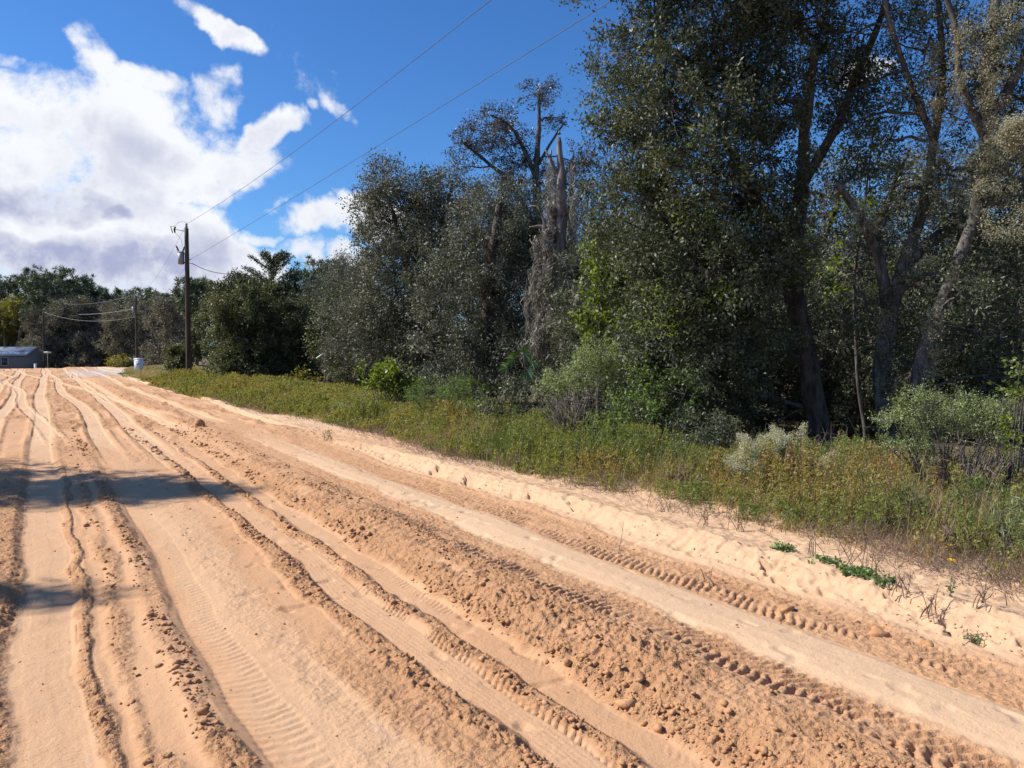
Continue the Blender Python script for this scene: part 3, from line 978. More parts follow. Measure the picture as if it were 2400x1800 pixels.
# the yellow-green tree beside the dead snag
b4 = base_at(1400, 15.5)
build_tree('sapling', 'slender young tree with bright yellow-green leaves just right of the dead mossy snag', 'tree', b4,
           [rooted(S(15.5, (1405, 860, .05), (1412, 700, .04), (1410, 560, .025)), b4)],
           [B(1405, 580, 15.5, 34, 38, .3), B(1415, 665, 15.4, 44, 55, .35), B(1440, 640, 15.6, 40, 40, .3), B(1392, 745, 15.3, 40, 36, .35), B(1445, 760, 15.4, 60, 55, .4), B(1500, 800, 15, 60, 55, .4)],
           .085, 'yellowgreen', 'bark_grey', clump=.22, per=42, density=1.1, leaves_w=.65)

# --- grey-leaved oaks left of the middle
b5 = base_at(1000, 25)
build_tree('live_oak', 'broad grey-leaved oak with rounded crown standing at the left end of the tall treeline', 'tree', b5,
           [rooted(S(25, (985, 880, .20), (970, 700, .15), (940, 560, .09), (900, 440, .04)), b5), S(25, (970, 680, .10), (1030, 540, .07), (1060, 430, .03))],
           [B(905, 430, 25, 60, 60, 1.0), B(870, 520, 25, 42, 70, .9), B(960, 500, 25, 90, 90, 1.4), B(1050, 470, 25, 90, 70, 1.4), B(920, 640, 24.5, 80, 110, 1.5), B(1030, 620, 24.5, 110, 100, 1.6),
            B(880, 780, 24, 70, 110, 1.4), B(980, 800, 24, 110, 110, 1.6), B(845, 600, 25.2, 25, 40, .5)],
           .09, 'oak_grey', 'bark', clump=.40, per=80, density=1.9)
b6 = base_at(1150, 21.5)
build_tree('live_oak', 'mid-sized silvery-leaved oak whose low crown hangs left of the dead snag', 'tree', b6,
           [rooted(S(21.5, (1150, 900, .20), (1140, 760, .17), (1150, 620, .12), (1170, 480, .08)), b6)],
           [B(1130, 560, 22, 100, 80, 1.2), B(1180, 480, 22.5, 80, 70, 1.0), B(1080, 680, 21.5, 100, 90, 1.3), B(1190, 680, 22, 80, 110, 1.2), B(1090, 820, 21, 120, 100, 1.2), B(1180, 850, 21, 90, 80, 1.1),
            B(1060, 900, 20.5, 90, 60, 1.0), B(1220, 560, 22.8, 60, 90, .9)],
           .08, 'oak_grey', 'bark', clump=.36, per=80, density=1.7)
b7 = base_at(1262, 27)
build_tree('live_oak', 'tall thin-topped oak with bare upper limbs showing against the sky behind the snag', 'tree', b7,
           [rooted(S(27, (1270, 800, .22), (1262, 600, .18), (1258, 450, .13), (1256, 380, .10), (1265, 290, .06), (1262, 230, .035)), b7),
            S(27, (1258, 420, .08), (1215, 320, .06), (1190, 290, .04), (1150, 270, .03)), S(27, (1262, 540, .09), (1190, 420, .07), (1130, 370, .05), (1080, 330, .03)),
            S(27, (1258, 390, .06), (1300, 320, .04), (1320, 290, .03))],
           [B(1262, 225, 27, 45, 36, .6), B(1290, 280, 27, 30, 22, .4), B(1100, 330, 27, 55, 42, .7), B(1160, 290, 27, 60, 40, .7), B(1200, 340, 27, 60, 50, .8), B(1080, 390, 27, 30, 26, .4), B(1290, 450, 27.5, 40, 50, .8),
            B(1220, 430, 27.3, 60, 60, .9), B(1350, 380, 28, 36, 36, .6), B(1370, 440, 28, 60, 90, .9), B(1370, 600, 28, 60, 90, .9), B(1280, 620, 28, 80, 100, 1.0)],
           .085, 'oak_top', 'bark_grey', clump=.30, per=44, density=1.2, twig_r=.009)

# --- the dead snag with Spanish moss
def snag():
    d0 = 19.5
    base = base_at(1325, d0)
    root = empty('dead_tree', base, 'dead broken-topped tree draped in grey Spanish moss in front of the oaks', 'dead tree')
    g = Geo()
    for st, w in ((rooted(S(d0, (1322, 900, .20), (1312, 780, .18), (1308, 650, .165), (1314, 520, .15), (1318, 430, .13), (1314, 370, .08), (1310, 322, .05)), base), .35),):
        P = smooth_path(np.array(st), 30, .05)
        g.tube(P[:, :3], P[:, 3], 10, wob=w, seed=5)
    # jagged break at the top
    q = at(1309, 315, d0)
    g.tube([q, q + np.array([.02, 0, .05]), q + np.array([.03, .01, .10])], [.035, .025, .01], 5)
    g.build('trunk', M['deadwood'], root, off=base)
    g = Geo()
    stubs = [[(1316, 420, .06), (1298, 395, .05), (1288, 375, .045), (1292, 350, .02)], [(1300, 400, .04), (1285, 365, .03), (1278, 352, .012)],
             [(1318, 412, .05), (1335, 395, .04), (1342, 372, .025), (1346, 358, .008)], [(1306, 530, .06), (1290, 500, .05), (1286, 480, .015)],
             [(1305, 560, .06), (1278, 540, .05), (1270, 528, .04), (1240, 532, .012)],
             [(1310, 600, .05), (1288, 560, .04), (1262, 480, .03), (1240, 484, .012)], [(1310, 700, .05), (1275, 670, .04), (1255, 660, .02)]]
    for i, s_ in enumerate(stubs):
        P = smooth_path(np.array(S(d0, *s_)), 9, .04)
        g.tube(P[:, :3], P[:, 3], 7, wob=.3, seed=i)
    g.build('branches', M['deadwood'], root, off=base)
    moss(root, base, [(1272, 600, 14, .8, 14, d0), (1284, 660, 10, .9, 14, d0), (1262, 740, 14, .9, 14, d0), (1290, 770, 14, .9, 16, d0 - .1), (1338, 500, 7, .8, 10, d0 + .1), (1340, 560, 6, .7, 7, d0 + .1),
                      (1293, 440, 4, .6, 7, d0), (1248, 790, 12, .5, 9, d0), (1292, 530, 4, .8, 7, d0), (1290, 700, 5, .9, 8, d0), (1300, 850, 8, .5, 4, d0 - .1), (1332, 680, 5, .9, 6, d0)])


def moss(root, base, spots, pname='hanging_moss'):
    Vs, Rs = [], []
    for (px, py, sp, ln, k, dep) in spots:
        for _ in range(k):
            top = at(px + rng.normal() * sp, py + rng.normal() * 55, dep + rng.normal() * .15)
            L = ln * (.35 + 1.1 * rng.random() ** 1.5)
            nst = 26
            t = np.linspace(0, 1, 9)
            for j in range(nst):
                o_ = rng.normal(size=3) * np.array([.05, .05, .10])
                a_ = rng.normal(size=2) * .06
                l_ = L * (.35 + .65 * rng.random())
                w_ = .006 + .010 * rng.random()
                path = top + o_ * (1 - .6 * t)[:, None] + np.stack([a_[0] * np.sin(t * 9 + j), a_[1] * np.cos(t * 8 + j), -l_ * t], 1) + rng.normal(size=(9, 3)) * .006
                side = unit(np.array([rng.normal(), rng.normal(), 0.0]) + 1e-6) * w_
                ww = (1 - .7 * t)[:, None] * (1 + .8 * (rng.random((9, 1)) - .5))
                Vl, Vr = path - side * ww, path + side * ww
                q = np.stack([Vl[:-1], Vr[:-1], Vr[1:], Vl[1:]], 1)
                Vs.append(q.reshape(-1, 3))
                Rs.append(np.full(32, rng.random()))
    V_ = np.concatenate(Vs) - base
    mesh_np(pname, V_, np.arange(len(V_)).reshape(-1, 4), M['moss'], root, {'rnd': np.concatenate(Rs)})


snag()
# second, leaning broken trunk right of it
d0 = 18.6
base = base_at(1350, d0)
root = empty('dead_tree', base, 'pale leaning broken trunk with torn bark, right beside the mossy snag', 'dead tree')
g = Geo()
P = smooth_path(np.array(rooted(S(d0, (1345, 880, .10), (1338, 780, .10), (1352, 710, .09), (1372, 650, .085), (1386, 600, .05)), base)), 22, .04)
g.tube(P[:, :3], P[:, 3], 9, wob=.35, seed=8)
g.build('trunk', M['deadwood'], root, off=base)
g = Geo()
for i, s_ in enumerate([[(1352, 712, .05), (1336, 690, .03), (1330, 660, .012)], [(1380, 625, .05), (1372, 600, .03), (1370, 585, .01)]]):
    P = smooth_path(np.array(S(d0, *s_)), 7, .03)
    g.tube(P[:, :3], P[:, 3], 6, wob=.3, seed=i)
g.build('branches', M['deadwood'], root, off=base)
moss(root, base, [(1345, 790, 14, .7, 12, d0), (1330, 800, 10, .6, 8, d0)])

# --- woods behind the front row, so that no gap opens low down
def proto_tree(label, mat, h, w, leaf, clump, per, seedb, nbl=9, low=.12, bark='bark', group=None, name='live_oak', dens=1.0, taper=.6):
    """a free-standing tree about (0,0), reused by copies"""
    global rng
    base = np.zeros(3)
    st = [[0, 0, -.2, w * .06 + .05], [.1, 0, h * .3, w * .05 + .03], [rng.normal() * .3, rng.normal() * .3, h * .65, w * .03 + .02], [rng.normal() * .4, rng.normal() * .4, h * .92, .03]]
    bl = []
    for i in range(nbl):
        a_ = i * 2.4 + rng.random()
        zt = low + (1 - low) * (i + .5) / nbl
        rr = w * (1 - taper * abs(zt - .45) ** 1.2) * .5
        c = np.array([math.cos(a_) * rr * .55, math.sin(a_) * rr * .55, h * zt * .93])
        bl.append((c, (rr * .62, rr * .62, h * .16)))
    return build_tree(name, label, 'tree', base, [st], bl, leaf, mat, bark, group, clump=clump, per=per, density=dens, twig_r=.006 + leaf * .03, trunk_sides=8)


GW = 'trees of the dense woods behind the front row'
protoA = proto_tree('dark understorey oak in the woods', 'oak', 5.2, 4.2, .085, .34, 44, 1, 9, .06, group=GW, dens=.9)
protoB = proto_tree('grey leafy tree in the second row of the woods', 'oak_grey', 7.5, 5.0, .10, .40, 40, 2, 11, .1, group=GW, dens=.8)
spotsA = [(1460, 17, .9), (1620, 15.5, .85), (1780, 16.0, .75), (1990, 15.0, .62), (2190, 14.4, .62), (2330, 13.8, .66), (2480, 13.0, .8), (1880, 18.5, .9), (2090, 18.0, .8), (2270, 17.5, .8),
          (2600, 14.5, .9), (1700, 19.5, 1.0), (1540, 20.5, 1.05), (2420, 18, .8), (1330, 23, 1.0), (2010, 22, .95), (2250, 22.5, .95)]
LA = ['{} understorey oak in shade {}'.format(a, b) for a, b in [
    ('dark', 'right behind the yellow-green sapling'), ('low dark', 'behind the left half of the big live oak'), ('dense', 'directly left of the big reddish trunk'), ('small', 'in the gap between the two large oak trunks'),
    ('small dark', 'just right of the forked grey oak'), ('leafy', 'behind the sage-green bush at the right edge'), ('dark', 'at the right frame edge'), ('shaded', 'seen left of the reddish trunk, farther in'),
    ('shaded', 'seen between the trunks, farther in'), ('shaded', 'behind the moss-clad right trunk, farther in'), ('tall', 'beyond the right frame edge'), ('tall', 'deep behind the big live oak crown'),
    ('tall', 'deep behind the yellow-green sapling'), ('dim', 'deep behind the right-edge bush'), ('dim', 'behind the dead snag'), ('tall', 'deepest in the gap between the large trunks'), ('tall', 'deepest behind the right-hand trunks')]]
for i, (px, d_, s_) in enumerate(spotsA):
    o = protoA if i == 0 else copy_tree(protoA)
    q = base_at(px, d_)
    o.location = q
    o.rotation_euler = (0, 0, i * 1.9)
    o.scale = (s_, s_, s_)
    o['label'] = LA[i]
    if i and rng.random() < 0:
        pass
spotsB = [(860, 33, .8, 'grey oak half hidden at the left end of the tall treeline'), (1010, 33, 1.05, 'grey oak behind the broad rounded oak'), (1150, 30, 1.0, 'grey oak behind the silvery low-crowned oak'),
          (1250, 34, 1.1, 'grey tree behind the bare-topped oak'), (1430, 24, .8, 'grey tree behind the yellow-green sapling by the snag'), (790, 40, .85, 'olive tree behind the gap at the end of the treeline'),
          (1560, 26, .95, 'grey tree far behind the big live oak'), (2080, 17.5, .86, 'grey tree rising behind the fork of the second oak'), (2260, 18.5, .9, 'grey tree rising behind the moss-clad right trunk'), (2440, 16, .9, 'grey tree behind the right frame edge'), (1930, 19, .8, 'grey tree behind the right half of the big live oak')]
for i, (px, d_, s_, lb) in enumerate(spotsB):
    o = protoB if i == 0 else copy_tree(protoB)
    o.location = base_at(px, d_)
    o.rotation_euler = (0, 0, i * 2.3)
    o.scale = (s_, s_, s_)
    o['label'] = lb

# --- the dark thicket near the utility pole
b8 = base_at(600, 38)
build_tree('live_oak', 'low spreading dark oak thicket reaching the grass right of the tall utility pole', 'tree', b8,
           [rooted(S(38, (600, 850, .2), (590, 760, .15), (610, 700, .1)), b8), S(38, (600, 840, .15), (540, 770, .1), (510, 730, .06)), S(38, (600, 840, .15), (680, 770, .1), (720, 720, .06))],
           [B(545, 750, 38, 50, 66, 1.3), B(600, 720, 38, 75, 60, 1.5), B(560, 850, 37.5, 62, 48, 1.2), B(640, 800, 38, 80, 70, 1.6), B(720, 770, 38.5, 50, 80, 1.3), B(620, 870, 37.5, 90, 36, 1.3), B(710, 860, 38.5, 60, 45, 1.2), B(515, 820, 38.5, 24, 50, .6)],
           .13, 'oak_green', 'bark', clump=.38, per=80, density=1.9)
b9 = base_at(640, 44)
def cedar_extra(root, base):
    g = Geo()
    A_, B_ = [], []
    ax = at(640, 600, 44)
    for k in range(120):
        t = rng.random()
        zc = base[2] + 2.0 + t * 4.75
        L = .12 + 2.5 * (1 - t) ** .42
        a_ = rng.random() * 6.28
        p0 = np.array([base[0], base[1], zc])
        A_.append(p0)
        B_.append(p0 + np.array([math.cos(a_) * L, math.sin(a_) * L, (.30 + .35 * t) * L + .08]))
    A_, B_ = np.array(A_), np.array(B_)
    g.twigs(A_, B_, .03, .01, .1, 3)
    g.build('boughs', M['branch'], root, off=base)
    n_ = 90
    t = .15 + .85 * rng.random((len(A_), n_)) ** .7
    C = A_[:, None] + (B_ - A_)[:, None] * t[..., None] + rng.normal(size=(len(A_), n_, 3)) * np.array([.07, .07, .06])
    C = C.reshape(-1, 3)
    D = np.repeat(unit(B_ - A_), n_, 0) + rng.normal(size=(len(C), 3)) * .5
    V_, F_ = leaf_arrays(C, D, .13 * (.6 + .8 * rng.random(len(C))), .3)
    mesh_np('needles', V_ - base, F_, M['cedar'], root, {'rnd': np.repeat(rng.random(len(C)), 4)})
build_tree('cedar_tree', 'dark cedar with an airy pointed top rising above the thicket right of the pole', 'tree', b9,
           [rooted(S(44, (640, 850, .16), (640, 700, .10), (640, 598, .02)), b9)],
           [B(610, 700, 44, 60, 50, 1.4), B(690, 690, 44, 60, 45, 1.4), B(560, 700, 43, 50, 50, 1.2), B(640, 740, 44, 100, 50, 1.6)],
           .13, 'cedar', 'bark', clump=.4, per=70, density=1.6, extra=cedar_extra)
b10 = base_at(520, 49)
build_tree('live_oak', 'olive-brown oak with ragged top directly right of the tall pole', 'tree', b10,
           [rooted(S(49, (525, 850, .16), (530, 740, .12), (545, 670, .05)), b10)],
           [B(545, 680, 49, 35, 36, .9), B(500, 740, 49, 36, 50, 1.0), B(470, 800, 49, 30, 60, .8), B(570, 660, 49, 30, 28, .7), B(520, 700, 49, 40, 40, .9)],
           .13, 'oak_green', 'bark', clump=.38, per=60, density=1.5)
b11 = base_at(770, 36)
build_tree('live_oak', 'pale olive tree with loose foliage between the dark thicket and the tall treeline', 'tree', b11,
           [rooted(S(36, (775, 880, .12), (780, 780, .1), (790, 700, .05)), b11)],
           [B(790, 720, 36, 45, 50, 1.0), B(770, 800, 35.5, 50, 60, 1.1), B(820, 790, 35, 45, 70, 1.1), B(830, 880, 33, 60, 50, 1.1), B(850, 700, 35, 36, 50, .9)],
           .11, 'oak_green', 'bark', clump=.36, per=60, density=1.4)

# --- pines
def pine(name, label, px, depth, top_py, crown, r=.18, lean=0, group='pines standing behind the oaks', nb=22, cw=None, tuft=.55):
    base = base_at(px, depth)
    top = at(px + lean, top_py, depth)
    root = empty(name, base, label, 'tree', group)
    g = Geo()
    P = smooth_path([[*base, r * 1.2], [*(base * .5 + top * .5), r * .8], [*top, .04]], 14, .06)
    P[0, 2] -= .3
    g.tube(P[:, :3], P[:, 3], 8, wob=.2)
    g.build('trunk', M['bark'], root, off=base)
    H = top[2] - base[2]
    A_, B_ = [], []
    for k in range(nb):
        t = 1 - crown * (k / nb)
        p0 = base + (top - base) * t
        a_ = k * 2.4 + rng.random()
        L = (cw or .28 * H) * (.35 + .65 * math.sin(min(1, (1 - t) / crown + .15) * 2.4)) * (.7 + .5 * rng.random())
        A_.append(p0)
        B_.append(p0 + np.array([math.cos(a_) * L, math.sin(a_) * L, .25 * L + .25 * rng.random()]))
    A_, B_ = np.array(A_), np.array(B_)
    g = Geo()
    g.twigs(A_, B_, .05, .02, .15, 3)
    # side twigs ending in needle tufts
    k2 = 9
    t = .35 + .65 * rng.random((nb, k2))
    Q0 = (A_[:, None] + (B_ - A_)[:, None] * t[..., None]).reshape(-1, 3)
    Q1 = Q0 + rng.normal(size=Q0.shape) * np.array([.5, .5, .25]) * tuft * 1.4 + np.array([0, 0, .15])
    g.twigs(Q0, Q1, .018, .01, .1, 1)
    g.build('branches', M['branch'], root, off=base)
    T = np.concatenate([Q1, B_])
    n_ = 46
    D = rng.normal(size=(len(T) * n_, 3)) + np.array([0, 0, .35])
    D = unit(D)
    C = np.repeat(T, n_, 0) + D * tuft * .42 * (.5 + .6 * rng.random((len(D), 1)))
    V_, F_ = leaf_arrays(C, D, tuft * .75 * (.6 + .6 * rng.random(len(C))), .12)
    mesh_np('crown', V_ - base, F_, M['pine'], root, {'rnd': np.repeat(np.clip(np.repeat(rng.random(len(T)), n_) * .5 + rng.random(len(C)) * .5, 0, 1), 4)})
    return root


pine('pine_tree', 'green pine with tufted rounded crown between the dark thicket and the grey treeline', 790, 52, 632, .6, cw=2.0, nb=30, tuft=.5)
pine('pine_tree', 'small-crowned pine showing just right of the tall utility pole', 462, 85, 672, .42, cw=2.6, nb=20, tuft=.8)
pine('pine_tree', 'pine behind the thicket left of the airy cedar top', 745, 62, 650, .5, cw=2.0, nb=22, tuft=.6)
for (px, d_, ty, cw, lb) in [(20, 150, 662, 4.2, 'pine at the left frame edge above the yellow tree'), (90, 145, 655, 4.5, 'pine left of the tallest pair above the grey oaks'), (125, 140, 646, 6.0, 'tallest broad-crowned pine above the grey oaks'),
                             (165, 145, 662, 4.5, 'pine right of the tallest broad-crowned pine'), (218, 150, 684, 3.5, 'small pine top poking up at the right end of the pine row'), (-40, 150, 655, 4.5, 'pine just outside the left frame edge'),
                             (60, 155, 676, 4.5, 'lower pine behind the tallest pines'), (255, 165, 692, 3.0, 'distant pine top left of the middle pole'), (345, 160, 690, 3.6, 'distant pine top right of the middle pole'),
                             (395, 165, 702, 3.0, 'distant pine top left of the tall pole'), (375, 150, 700, 3.0, 'distant pine top midway between the middle and tall poles'), (300, 170, 696, 3.2, 'distant pine top just behind the middle pole'),
                             (190, 150, 675, 3.5, 'pine second from the right end of the tall pine row'), (425, 140, 722, 3.0, 'low distant pine beside the tall pole foot')]:
    pine('pine_tree', lb, px, d_, ty, .62, r=.25, cw=cw, nb=22, tuft=1.1, group='far pines above the grey oaks')

# --- far oaks across the junction
far = [('wide grey-brown oak spreading over the junction, left of the middle pole', 180, 136, [(110, 760, 55, 45), (170, 735, 70, 40), (230, 740, 60, 40), (90, 810, 45, 30), (160, 800, 70, 42), (235, 800, 70, 45), (130, 845, 45, 16), (215, 845, 60, 16)], 'far_oak'),
       ('round grey-brown oak directly behind the middle pole', 320, 130, [(290, 750, 50, 42), (345, 745, 45, 45), (300, 810, 50, 42), (360, 805, 50, 45), (330, 845, 60, 18)], 'far_oak'),
       ('dark grey oak between the middle and tall poles', 400, 112, [(395, 760, 38, 48), (420, 800, 34, 50), (385, 830, 40, 30), (405, 720, 30, 26)], 'far_oak'),
       ('dull green oak mass behind the pine row', 180, 150, [(60, 740, 60, 40), (150, 720, 70, 34), (240, 722, 70, 30), (330, 725, 60, 26)], 'pine'),
       ('green oak behind the yellow-leaved tree at the left edge', 10, 146, [(0, 740, 50, 60), (-50, 760, 60, 60), (20, 800, 50, 30)], 'far_oak'),
       ('yellowing tree at the left frame edge above the metal-roofed house', 20, 142, [(14, 735, 44, 32), (46, 722, 26, 24), (10, 775, 50, 26)], 'gold')]
for lb, px, d_, bl, mt in far:
    bb = base_at(px, d_)
    build_tree('yellow_tree' if mt == 'gold' else 'oak_tree', lb, 'tree', bb,
               [rooted(S(d_, (px, 850, .28), (px - 8, 800, .22), (px - 14, 750, .12)), bb), S(d_, (px, 848, .3), (px + 25, 800, .25), (px + 30, 760, .15)), S(d_, (px, 850, .25), (px - 35, 810, .2), (px - 45, 780, .12))],
               [B(x_, y_, d_ + (0 if k % 2 else 2), rx, rz, 3.5) for k, (x_, y_, rx, rz) in enumerate(bl)], .26, mt, 'bark_grey', group=None, clump=.9, per=70, density=1.7, twig_r=.03, limb_r=.15)
# far wood line closing the horizon all round
def woodline():
    Vs, Rs = [], []
    g = Geo()
    pts = []
    for a_, b_, n_, hh in (((-160, 120), (-20, 190), 60, 11), ((-20, 190), (160, 180), 70, 11), ((60, 150), (95, 60), 40, 11), ((95, 60), (110, -60), 40, 10), ((-60, 130), (-70, -40), 50, 11), ((-70, -40), (110, -60), 50, 11)):
        for k in range(n_):
            t = (k + rng.random()) / n_
            pts.append((a_[0] + (b_[0] - a_[0]) * t + rng.normal() * 3, a_[1] + (b_[1] - a_[1]) * t + rng.normal() * 3, hh * (.6 + .5 * rng.random())))
    for (x, y, h_) in pts:
        z0 = float(base_h(np.array([x]), np.array([y]))[0])
        m_ = 420
        C = np.array([x, y, z0 + h_ * .55]) + ellips(m_, (3.2, 3.2, h_ * .48), .6)
        V_, F_ = leaf_arrays(C, rng.normal(size=(m_, 3)), .9 * (.6 + .6 * rng.random(m_)), .6)
        Vs.append(V_)
        Rs.append(np.repeat(np.clip(rng.random() * .5 + rng.random(m_) * .5, 0, 1), 4))
        g.tube([[x, y, z0 - .3], [x, y, z0 + h_ * .5]], [.25, .15], 6, cap=False)
    V_ = np.concatenate(Vs)
    o = mesh_np('distant_wood', V_, np.arange(len(V_)).reshape(-1, 4), M['oak_brown'], None, {'rnd': np.concatenate(Rs)})
    tag(o, 'far-off belt of dull green woodland closing the horizon', 'woodland', kind='stuff')


woodline()

# --- the tree out of sight at the left whose shadow falls across the road
def shadow_tree(tip_px, tip_py, height, half_w, label, nb=46, seed=0, length=5.5, n_=420):
    tipg = gnd(tip_px, tip_py, .05)
    k = height / math.tan(SUN_EL)
    top = tipg + np.array([sun_h[0] * k, sun_h[1] * k, height])
    base = np.array([top[0], top[1], float(surf_h(top[0], top[1])[0])])
    root = empty('pine_tree', base, label, 'tree')
    g = Geo()
    P = smooth_path([[*base, .16], [*(base * .5 + top * .5), .10], [*top, .02]], 14, .05)
    P[0, 2] -= .3
    g.tube(P[:, :3], P[:, 3], 8, wob=.2)
    g.build('trunk', M['bark'], root, off=base)
    A_, B_ = [], []
    for i in range(nb):
        t = (i + .5) / nb
        p0 = top - np.array([0, 0, t * length])
        a_ = i * 2.4
        L = half_w * (.15 + .85 * t ** .8) * (.8 + .4 * rng.random())
        A_.append(p0)
        B_.append(p0 + np.array([math.cos(a_) * L, math.sin(a_) * L, .45 * L]))
    A_, B_ = np.array(A_), np.array(B_)
    g = Geo()
    g.twigs(A_, B_, .03, .01, .1, 3)
    g.build('branches', M['branch'], root, off=base)
    t = .15 + .85 * rng.random((nb, n_))
    C = (A_[:, None] + (B_ - A_)[:, None] * t[..., None] + rng.normal(size=(nb, n_, 3)) * .14).reshape(-1, 3)
    D = rng.normal(size=(len(C), 3)) + np.array([0, 0, .4])
    V_, F_ = leaf_arrays(C, D, .17 * (.6 + .8 * rng.random(len(C))), .22)
    mesh_np('crown', V_ - base, F_, M['pine'], root, {'rnd': np.repeat(rng.random(len(C)), 4)})


shadow_tree(455, 1146, 9.0, 2.5, 'pine left of the road, throwing the broad shadow band across the sand', nb=80, length=7.0, n_=230)
shadow_tree(200, 1385, 7.5, .42, 'thin-crowned pine at the left, throwing the small shadow streaks low in the picture', nb=14, length=2.6, n_=70)

# ------------------------------------------------------------------ shrubs
def shrub(name, label, px, py, depth, rpx, rpz, mat, leaf=.035, clump=.12, per=40, density=1.0, w=.35, rd=None, twig='branch', stems=14, blobs=None, bare=0.0, droop=-.3, maxcl=1500, ground=None, group=None):
    """a bush: stems fanned out from the root, foliage in lobes; px,py is its middle"""
    base = base_at(px, depth) if ground is None else ground
    base[2] = float(surf_h(base[0], base[1])[0]) if base[0] < 7.4 else base[2]
    root = empty(name, base, label, 'shrub', group)
    bl = [B(a, b, depth + c, d, e, rd) for (a, b, c, d, e) in (blobs or [(px, py, 0, rpx, rpz)])]
    g = Geo()
    LV, LR = [], []
    for (c, rad) in bl:
        rad = np.asarray(rad)
        area = 4 * math.pi * (((rad[0] * rad[1]) ** 1.6 + (rad[0] * rad[2]) ** 1.6 + (rad[1] * rad[2]) ** 1.6) / 3) ** (1 / 1.6)
        ncl = int(np.clip(area / (clump * clump * 2.2) * density, 6, maxcl))
        cc = c + view(ellips(ncl, rad, .6, True))
        cc = cc[cc[:, 2] > base[2] + .03]
        ns = max(4, stems // len(bl))
        tips = c + view(ellips(ns, rad * .8, .6))
        tips[:, 2] = np.maximum(tips[:, 2], base[2] + .15)
        st0 = base + rng.normal(size=(ns, 3)) * np.array([.06, .06, 0])
        brs = []
        for a_, b_ in zip(st0, tips):
            m_ = a_ * .45 + b_ * .55 + (rng.random(3) - .5) * .12 * np.linalg.norm(b_ - a_)
            P = smooth_path([[*a_, .012], [*m_, .009], [*b_, .004]], 7, .02)
            g.tube(P[:, :3], P[:, 3], 4, cap=False)
            brs.append(P[2:, :3])
        brs = np.concatenate(brs)
        near_ = brs[np.argmin(((cc[:, None] - brs[None]) ** 2).sum(-1), 1)]
        g.twigs(near_, cc, .004, .002, .15, 2)
        nsh = 3
        S0 = np.repeat(cc, nsh, 0)
        Sd = unit(np.repeat(unit(cc - near_), nsh, 0) + rng.normal(size=(len(S0), 3)) * .6 - np.array([0, 0, droop]))
        S1 = S0 + Sd * (clump * (.8 + .9 * rng.random(len(S0))))[:, None]
        g.twigs(S0, S1, .0022, .001, .1, 1)
        pl_ = max(1, int(per / nsh))
        kp = rng.random(len(S0)) >= bare
        S0, S1, Sd = S0[kp], S1[kp], Sd[kp]
        cr_ = np.repeat(rng.random(len(cc)), nsh)[kp]
        t = rng.random((len(S0), pl_)) * 1.1
        C = (S0[:, None] + (S1 - S0)[:, None] * t[..., None] + rng.normal(size=(len(S0), pl_, 3)) * clump * .22).reshape(-1, 3)
        D = np.repeat(Sd, pl_, 0) * .8 + rng.normal(size=(len(C), 3)) * .6
        V_, F_ = leaf_arrays(C, D, leaf * (.6 + .8 * rng.random(len(C))), w)
        LV.append(V_)
        LR.append(np.repeat(np.clip(np.repeat(cr_, pl_) * .4 + rng.random(len(C)) * .65, 0, 1), 4))
    g.build('stems', M[twig], root, off=base)
    if LV and sum(len(v) for v in LV):
        V_ = np.concatenate(LV) - base
        mesh_np('foliage', V_, np.arange(len(V_)).reshape(-1, 4), M[mat], root, {'rnd': np.concatenate(LR)})
    return root


shrub('saltbush', 'tall rounded sage-green bush growing in front of the dead snag foot', 1385, 855, 12.2, 0, 0, 'sage', .04, .12, 36, 1.0, .3, .5,
      blobs=[(1400, 835, 0, 65, 42), (1370, 880, 0, 60, 40), (1440, 870, .2, 50, 45), (1290, 910, 0, 45, 26), (1330, 900, 0, 40, 24)])
shrub('dead_bush', 'bare grey-twigged collapsed bush under the sage-green bush', 1330, 945, 11.6, 105, 50, 'sage', .03, .13, 10, .9, .3, .5, 'twig', 50, bare=.93)
shrub('saltbush', 'feathery bright green bush left of the bare grey-twigged bush', 1010, 935, 15.0, 0, 0, 'green', .045, .13, 42, 1.0, .2, .5,
      blobs=[(995, 930, 0, 50, 42), (1055, 940, 0, 44, 42), (1075, 905, .2, 30, 30)])
shrub('saltbush', 'small green bush at the right of the feathery bright green one', 1125, 950, 14.2, 44, 38, 'green', .04, .12, 34, .9, .25, .4)
shrub('leafy_shrub', 'glossy yellow-green shrub with a dark hollow below the treeline', 895, 885, 18.0, 0, 0, 'yellowgreen', .075, .17, 30, .9, .6, .5,
      blobs=[(880, 890, 0, 34, 30), (910, 870, 0, 30, 22), (935, 905, .2, 30, 30)])
shrub('leafy_shrub', 'dark glossy shrub filling the foot of the treeline right of the yellow-green shrub', 960, 900, 18.5, 64, 50, 'oak', .07, .2, 34, 1.0, .5, .7)
shrub('leafy_shrub', 'small yellowish shrub standing alone in the grass before the dark thicket', 722, 890, 29.0, 34, 22, 'gold', .09, .2, 20, .8, .5, .5)
shrub('saltbush', 'pale green wispy bush at the grass edge under the yellow-green shrub', 845, 950, 17.0, 46, 34, 'sage', .05, .14, 30, .9, .2, .4)
shrub('round_shrub', 'yellow-green rounded shrub at the foot of the tall pole', 420, 842, 48.0, 42, 42, 'oak_green', .13, .3, 60, 1.6, .5, 1.0)
shrub('round_shrub', 'pale yellow-green bush across the junction under the grey oak', 278, 850, 108.0, 24, 17, 'gold', .22, .6, 40, 1.0, .5, 1.5)
